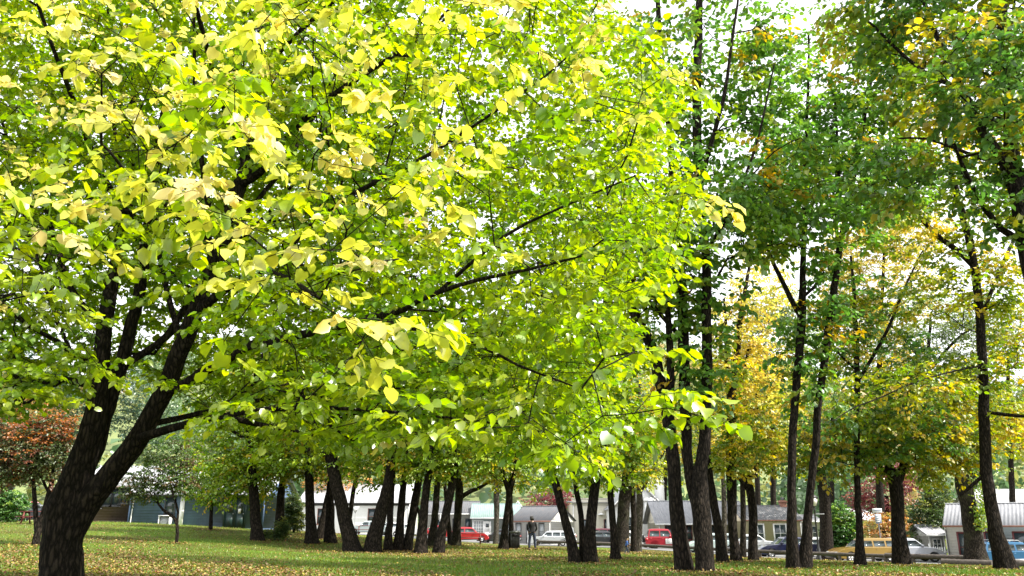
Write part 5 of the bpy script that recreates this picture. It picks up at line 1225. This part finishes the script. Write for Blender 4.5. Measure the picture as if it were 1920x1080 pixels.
# ------------------------------------------------------------------ setting
def near_far_grid():
    xs = np.concatenate([np.linspace(-600, -95, 12), np.arange(-90, 90.1, 1.5), np.linspace(95, 600, 12)])
    ys = np.concatenate([np.arange(-20, 150.1, 1.5), np.linspace(155, 900, 18)])
    return xs, ys
xs, ys = near_far_grid(); X, Y = np.meshgrid(xs, ys)
Z = ground(X.ravel(), Y.ravel())
i = np.arange((len(ys)-1))[:, None]*len(xs)+np.arange(len(xs)-1)[None]
q = np.stack([i, i+1, i+len(xs)+1, i+len(xs)], -1).reshape(-1, 4)
def lawn_mat():
    m, nt, out = nodes('lawn'); L = nt.links.new
    b = N(nt, 'ShaderNodeBsdfPrincipled', Roughness=.95); b.inputs['Specular IOR Level'].default_value = .1
    tc = N(nt, 'ShaderNodeTexCoord')
    n1 = N(nt, 'ShaderNodeTexNoise', Scale=.22, Detail=6., Roughness=.62); n2 = N(nt, 'ShaderNodeTexNoise', Scale=9., Detail=6., Roughness=.75); n3 = N(nt, 'ShaderNodeTexNoise', Scale=42., Detail=3.)
    for n in (n1, n2, n3): L(tc.outputs['Object'], n.inputs['Vector'])
    g = ramp(nt, [(.3, (.052,.11,.010)), (.7, (.14,.215,.018))]); L(n2.outputs['Fac'], g.inputs['Fac'])
    br = ramp(nt, [(.3, (.055,.033,.014)), (.7, (.13,.085,.034))]); L(n3.outputs['Fac'], br.inputs['Fac'])
    ad = N(nt, 'ShaderNodeMath', operation='MULTIPLY_ADD'); ad.inputs[1].default_value = .55; L(n2.outputs['Fac'], ad.inputs[0]); L(n1.outputs['Fac'], ad.inputs[2])
    f = ramp(nt, [(.64, (0,0,0)), (.86, (.85,)*3)]); L(ad.outputs[0], f.inputs['Fac'])
    mx = N(nt, 'ShaderNodeMix', data_type='RGBA'); L(f.outputs['Color'], mx.inputs[0]); L(g.outputs['Color'], mx.inputs[6]); L(br.outputs['Color'], mx.inputs[7])
    L(mx.outputs[2], b.inputs['Base Color'])
    bp = N(nt, 'ShaderNodeBump', Strength=.7, Distance=.05); L(n3.outputs['Fac'], bp.inputs['Height']); L(bp.outputs['Normal'], b.inputs['Normal'])
    L(b.outputs['BSDF'], out.inputs['Surface']); return m
gr = link('ground', mesh_from('ground', np.column_stack([X.ravel(), Y.ravel(), Z]), [q], True), lawn_mat()); tag(gr, kind='structure')

# street, draped on the terrain
def ribbon(name, ctr, w0, w1, mat, lift):
    C = catmull(np.array(ctr, float), 90); t = np.gradient(C, axis=0); t /= np.linalg.norm(t, axis=1, keepdims=True); nn = np.column_stack([-t[:, 1], t[:, 0]])
    k = 12; P = np.vstack([C+nn*(w0+(w1-w0)*j/(k-1)) for j in range(k)]); z = ground(P[:, 0], P[:, 1])+lift; m = len(C)
    q = [(j*m+i, j*m+i+1, (j+1)*m+i+1, (j+1)*m+i) for j in range(k-1) for i in range(m-1)]
    o = link(name, mesh_from(name, np.column_stack([P, z]), [q], True), mat); return tag(o, kind='structure')
CTR = [(62,40),(44,47),(31,54.5),(22,63),(13,76),(3,87),(-16,93),(-45,94)]
ribbon('road', CTR, -6.5, 5.5, M['asphalt'], .03)
ribbon('footpath', CTR, -10.5, -6.6, M['path'], .07) if False else None
ribbon('footpath', [(62,33.5),(44,41),(30,48.5),(20,57),(16,61)], -1.4, 1.4, M['path'], .035)

# fallen leaves, thickest under the trees
def scatter(n, d0, d1, pw=1.6):
    d = d0+(d1-d0)*rng.random(n)**pw; px = rng.uniform(-160, 2080, n)
    u = (px-960)/F; return u*d/(CT+.3*ST), d
x, y = scatter(150000, 15, 64, 1.35)
f = np.zeros(len(x))
for k in range(6):
    a = rng.normal(0, 1, 2)*(.12+.13*k); f += np.sin(a[0]*x+a[1]*y+rng.uniform(0, 6.28))
pr = 1/(1+np.exp(-(f*1.7-.75))); pr = np.clip(pr+.045, 0, 1)
pr *= np.where((x < -14) & (y > 41), .12, 1)*np.where(x > 12+ (64-y)*.62, 0, 1)
k = rng.random(len(x)) < pr; x, y = x[k], y[k]; 
fa = np.array(FEET); m_ = 170; rr_ = np.abs(rng.normal(0, 1, (len(fa), m_)))*(.45+fa[:, 2:3]*.7)+fa[:, 2:3]*.35; an = rng.uniform(0, 6.28, rr_.shape)
x = np.concatenate([x, (fa[:, :1]+rr_*np.cos(an)).ravel()]); y = np.concatenate([y, (fa[:, 1:2]+rr_*np.sin(an)).ravel()])
z = ground(x, y)+rng.uniform(.02, .055, len(x)); n = len(x)
cols = np.array([(.34,.21,.07),(.26,.14,.055),(.5,.36,.06),(.55,.42,.14),(.18,.10,.045),(.38,.2,.09),(.33,.33,.06),(.3,.09,.03)]); ci = rng.choice(8, n, p=[.24,.2,.13,.12,.14,.09,.05,.03])
v, fc, cc = leaves(np.column_stack([x, y, z]), np.column_stack([rng.normal(0, 1, n), rng.normal(0, 1, n), rng.normal(0, .3, n)]), np.column_stack([rng.normal(0, .45, n), rng.normal(0, .45, n), np.ones(n)]), rng.uniform(.045, .095, n), cols[ci]*rng.uniform(.40, .95, (n, 1)), 'oval')
o = link('fallen_leaves', mesh_from('fallen_leaves', v, [fc], False, cc), M['litter'])
tag(o, 'brown and yellow fallen leaves strewn over the lawn', 'leaves', kind='stuff')
# grass blades
x, y = scatter(170000, 15, 56, 1.5)
k = x < 10+(64-y)*.62; x, y = x[k], y[k]; n = len(x); z = ground(x, y); a = rng.uniform(0, 6.28, n); h = rng.uniform(.035, .095, n); w = rng.uniform(.008, .02, n)
ln = np.column_stack([rng.normal(0, .35, n), rng.normal(0, .35, n), np.ones(n)])*h[:, None]
b = np.column_stack([x, y, z-.005]); s = np.column_stack([np.cos(a), np.sin(a), 0*a])*w[:, None]
v = np.stack([b-s, b+s, b+ln], 1).reshape(-1, 3); c = np.where(rng.random((n, 1)) < .7, [(.10,.195,.016)], [(.20,.25,.028)])*rng.uniform(.7, 1.3, (n, 1))
o = link('grass', mesh_from('grass', v, [np.arange(3*n).reshape(-1, 3)], False, np.repeat(c, 3, 0)), M['blade'])
tag(o, 'short green grass of the park lawn', 'grass', kind='stuff')

# hills behind the village with their woods
def hill_z(x, y):
    t = np.clip((y-150)/330, 0, 1); base = (97-15*np.tanh(x/60))*t**1.05*(1+.25*np.sin(x*.011+1)+.12*np.sin(x*.031)) 
    return base+4*np.sin(x*.05+y*.04)*t
xs = np.linspace(-520, 520, 90); ys = np.linspace(150, 620, 40); X, Y = np.meshgrid(xs, ys); Z = hill_z(X, Y)-1.5
i = np.arange(39)[:, None]*90+np.arange(89)[None]; q = np.stack([i, i+1, i+91, i+90], -1).reshape(-1, 4)
hm = simple('hill_scrub', (.14,.17,.06), .95, var=.5, scale=.05)
o = link('hills', mesh_from('hills', np.column_stack([X.ravel(), Y.ravel(), Z.ravel()]), [q], True), hm); tag(o, kind='structure')
n = 1300; x = rng.uniform(-300, 300, n); y = 128+380*rng.random(n)**1.2; z = np.where(y > 150, hill_z(x, y), -.5); hh = rng.uniform(7, 15, n)
tc = pick('hill', n, np.column_stack([x, y, z])*.02, .8); m_ = 95
u = unit(rng.normal(0, 1, (n, m_, 3))); rad = rng.uniform(.6, 1, (n, m_, 1))
conic = (rng.random(n) < .35)[:, None]
zz = u[..., 2]*.5+.55; taper = np.where(conic, 1.15-zz, 1.0)
P = np.stack([x[:, None]+u[..., 0]*rad[..., 0]*hh[:, None]*.36*taper, y[:, None]+u[..., 1]*rad[..., 0]*hh[:, None]*.36*taper, z[:, None]+zz*hh[:, None]], -1).reshape(-1, 3)
cc = np.repeat(tc, m_, 0)*rng.uniform(.8, 1.2, (n*m_, 1)); k = len(P)
v, fc, cc = leaves(P, rng.normal(0, 1, (k, 3)), np.array([[0, -.4, 1.]])+rng.normal(0, .6, (k, 3)), np.repeat(hh, m_)*rng.uniform(.08, .17, k), cc, 'oval')
o = link('hillside_forest', mesh_from('hillside_forest', v, [fc], False, cc), M['leaf_small']); tag(o, 'mixed woodland covering the hills beyond the village', 'forest', kind='stuff')

# ------------------------------------------------------------------ light and camera
AZ, EL = R(106), R(50)            # sun: to the right, a little behind the viewer
w = bpy.data.worlds.new('World'); SC.world = w; w.use_nodes = True; nt = w.node_tree
bg = nt.nodes['Background']; sky = nt.nodes.new('ShaderNodeTexSky'); sky.sky_type = 'NISHITA'; sky.sun_disc = False
sky.sun_elevation = EL; sky.sun_rotation = AZ; sky.air_density = 1.0; sky.dust_density = 4.0; sky.ozone_density = 1.0
tcw = nt.nodes.new('ShaderNodeTexCoord'); cn = nt.nodes.new('ShaderNodeTexNoise'); cn.inputs['Scale'].default_value = 2.2; cn.inputs['Detail'].default_value = 6
nt.links.new(tcw.outputs['Generated'], cn.inputs['Vector']); cr_ = ramp(nt, [(.25, (.72,)*3), (.6, (1, 1, 1))]); nt.links.new(cn.outputs['Fac'], cr_.inputs['Fac'])
cm = nt.nodes.new('ShaderNodeMix'); cm.data_type = 'RGBA'; nt.links.new(cr_.outputs['Color'], cm.inputs[0]); nt.links.new(sky.outputs['Color'], cm.inputs[6]); cm.inputs[7].default_value = (6.2, 6.3, 6.5, 1)   # thin bright cloud over the blue
nt.links.new(cm.outputs[2], bg.inputs['Color']); bg.inputs['Strength'].default_value = .15
sd = bpy.data.lights.new('sun', 'SUN'); sd.energy = 4.8; sd.angle = R(.55); sd.color = (1, .94, .84)
so = bpy.data.objects.new('sun', sd); COL.objects.link(so)
dirv = Vector((math.sin(AZ)*math.cos(EL), math.cos(AZ)*math.cos(EL), math.sin(EL)))
so.rotation_euler = dirv.to_track_quat('Z', 'Y').to_euler(); so.location = (20, -20, 40)
cd = bpy.data.cameras.new('camera'); cd.sensor_width = 36; cd.lens = 36*F/1920; cd.clip_end = 3000; cd.clip_start = .05
co = bpy.data.objects.new('camera', cd); COL.objects.link(co); co.location = (0, 0, EYE); co.rotation_euler = (math.pi/2+TH, 0, 0); SC.camera = co
vs = SC.view_settings; vs.view_transform = 'Standard'; vs.look = 'None'; vs.gamma = 1; vs.use_curve_mapping = False; vs.exposure = 1.15
cy = SC.cycles
cy.max_bounces = 7; cy.diffuse_bounces = 3; cy.transmission_bounces = 5; cy.glossy_bounces = 3; cy.transparent_max_bounces = 4
cy.use_denoising = True; cy.denoiser = 'OPENIMAGEDENOISE'; cy.caustics_reflective = False; cy.caustics_refractive = False
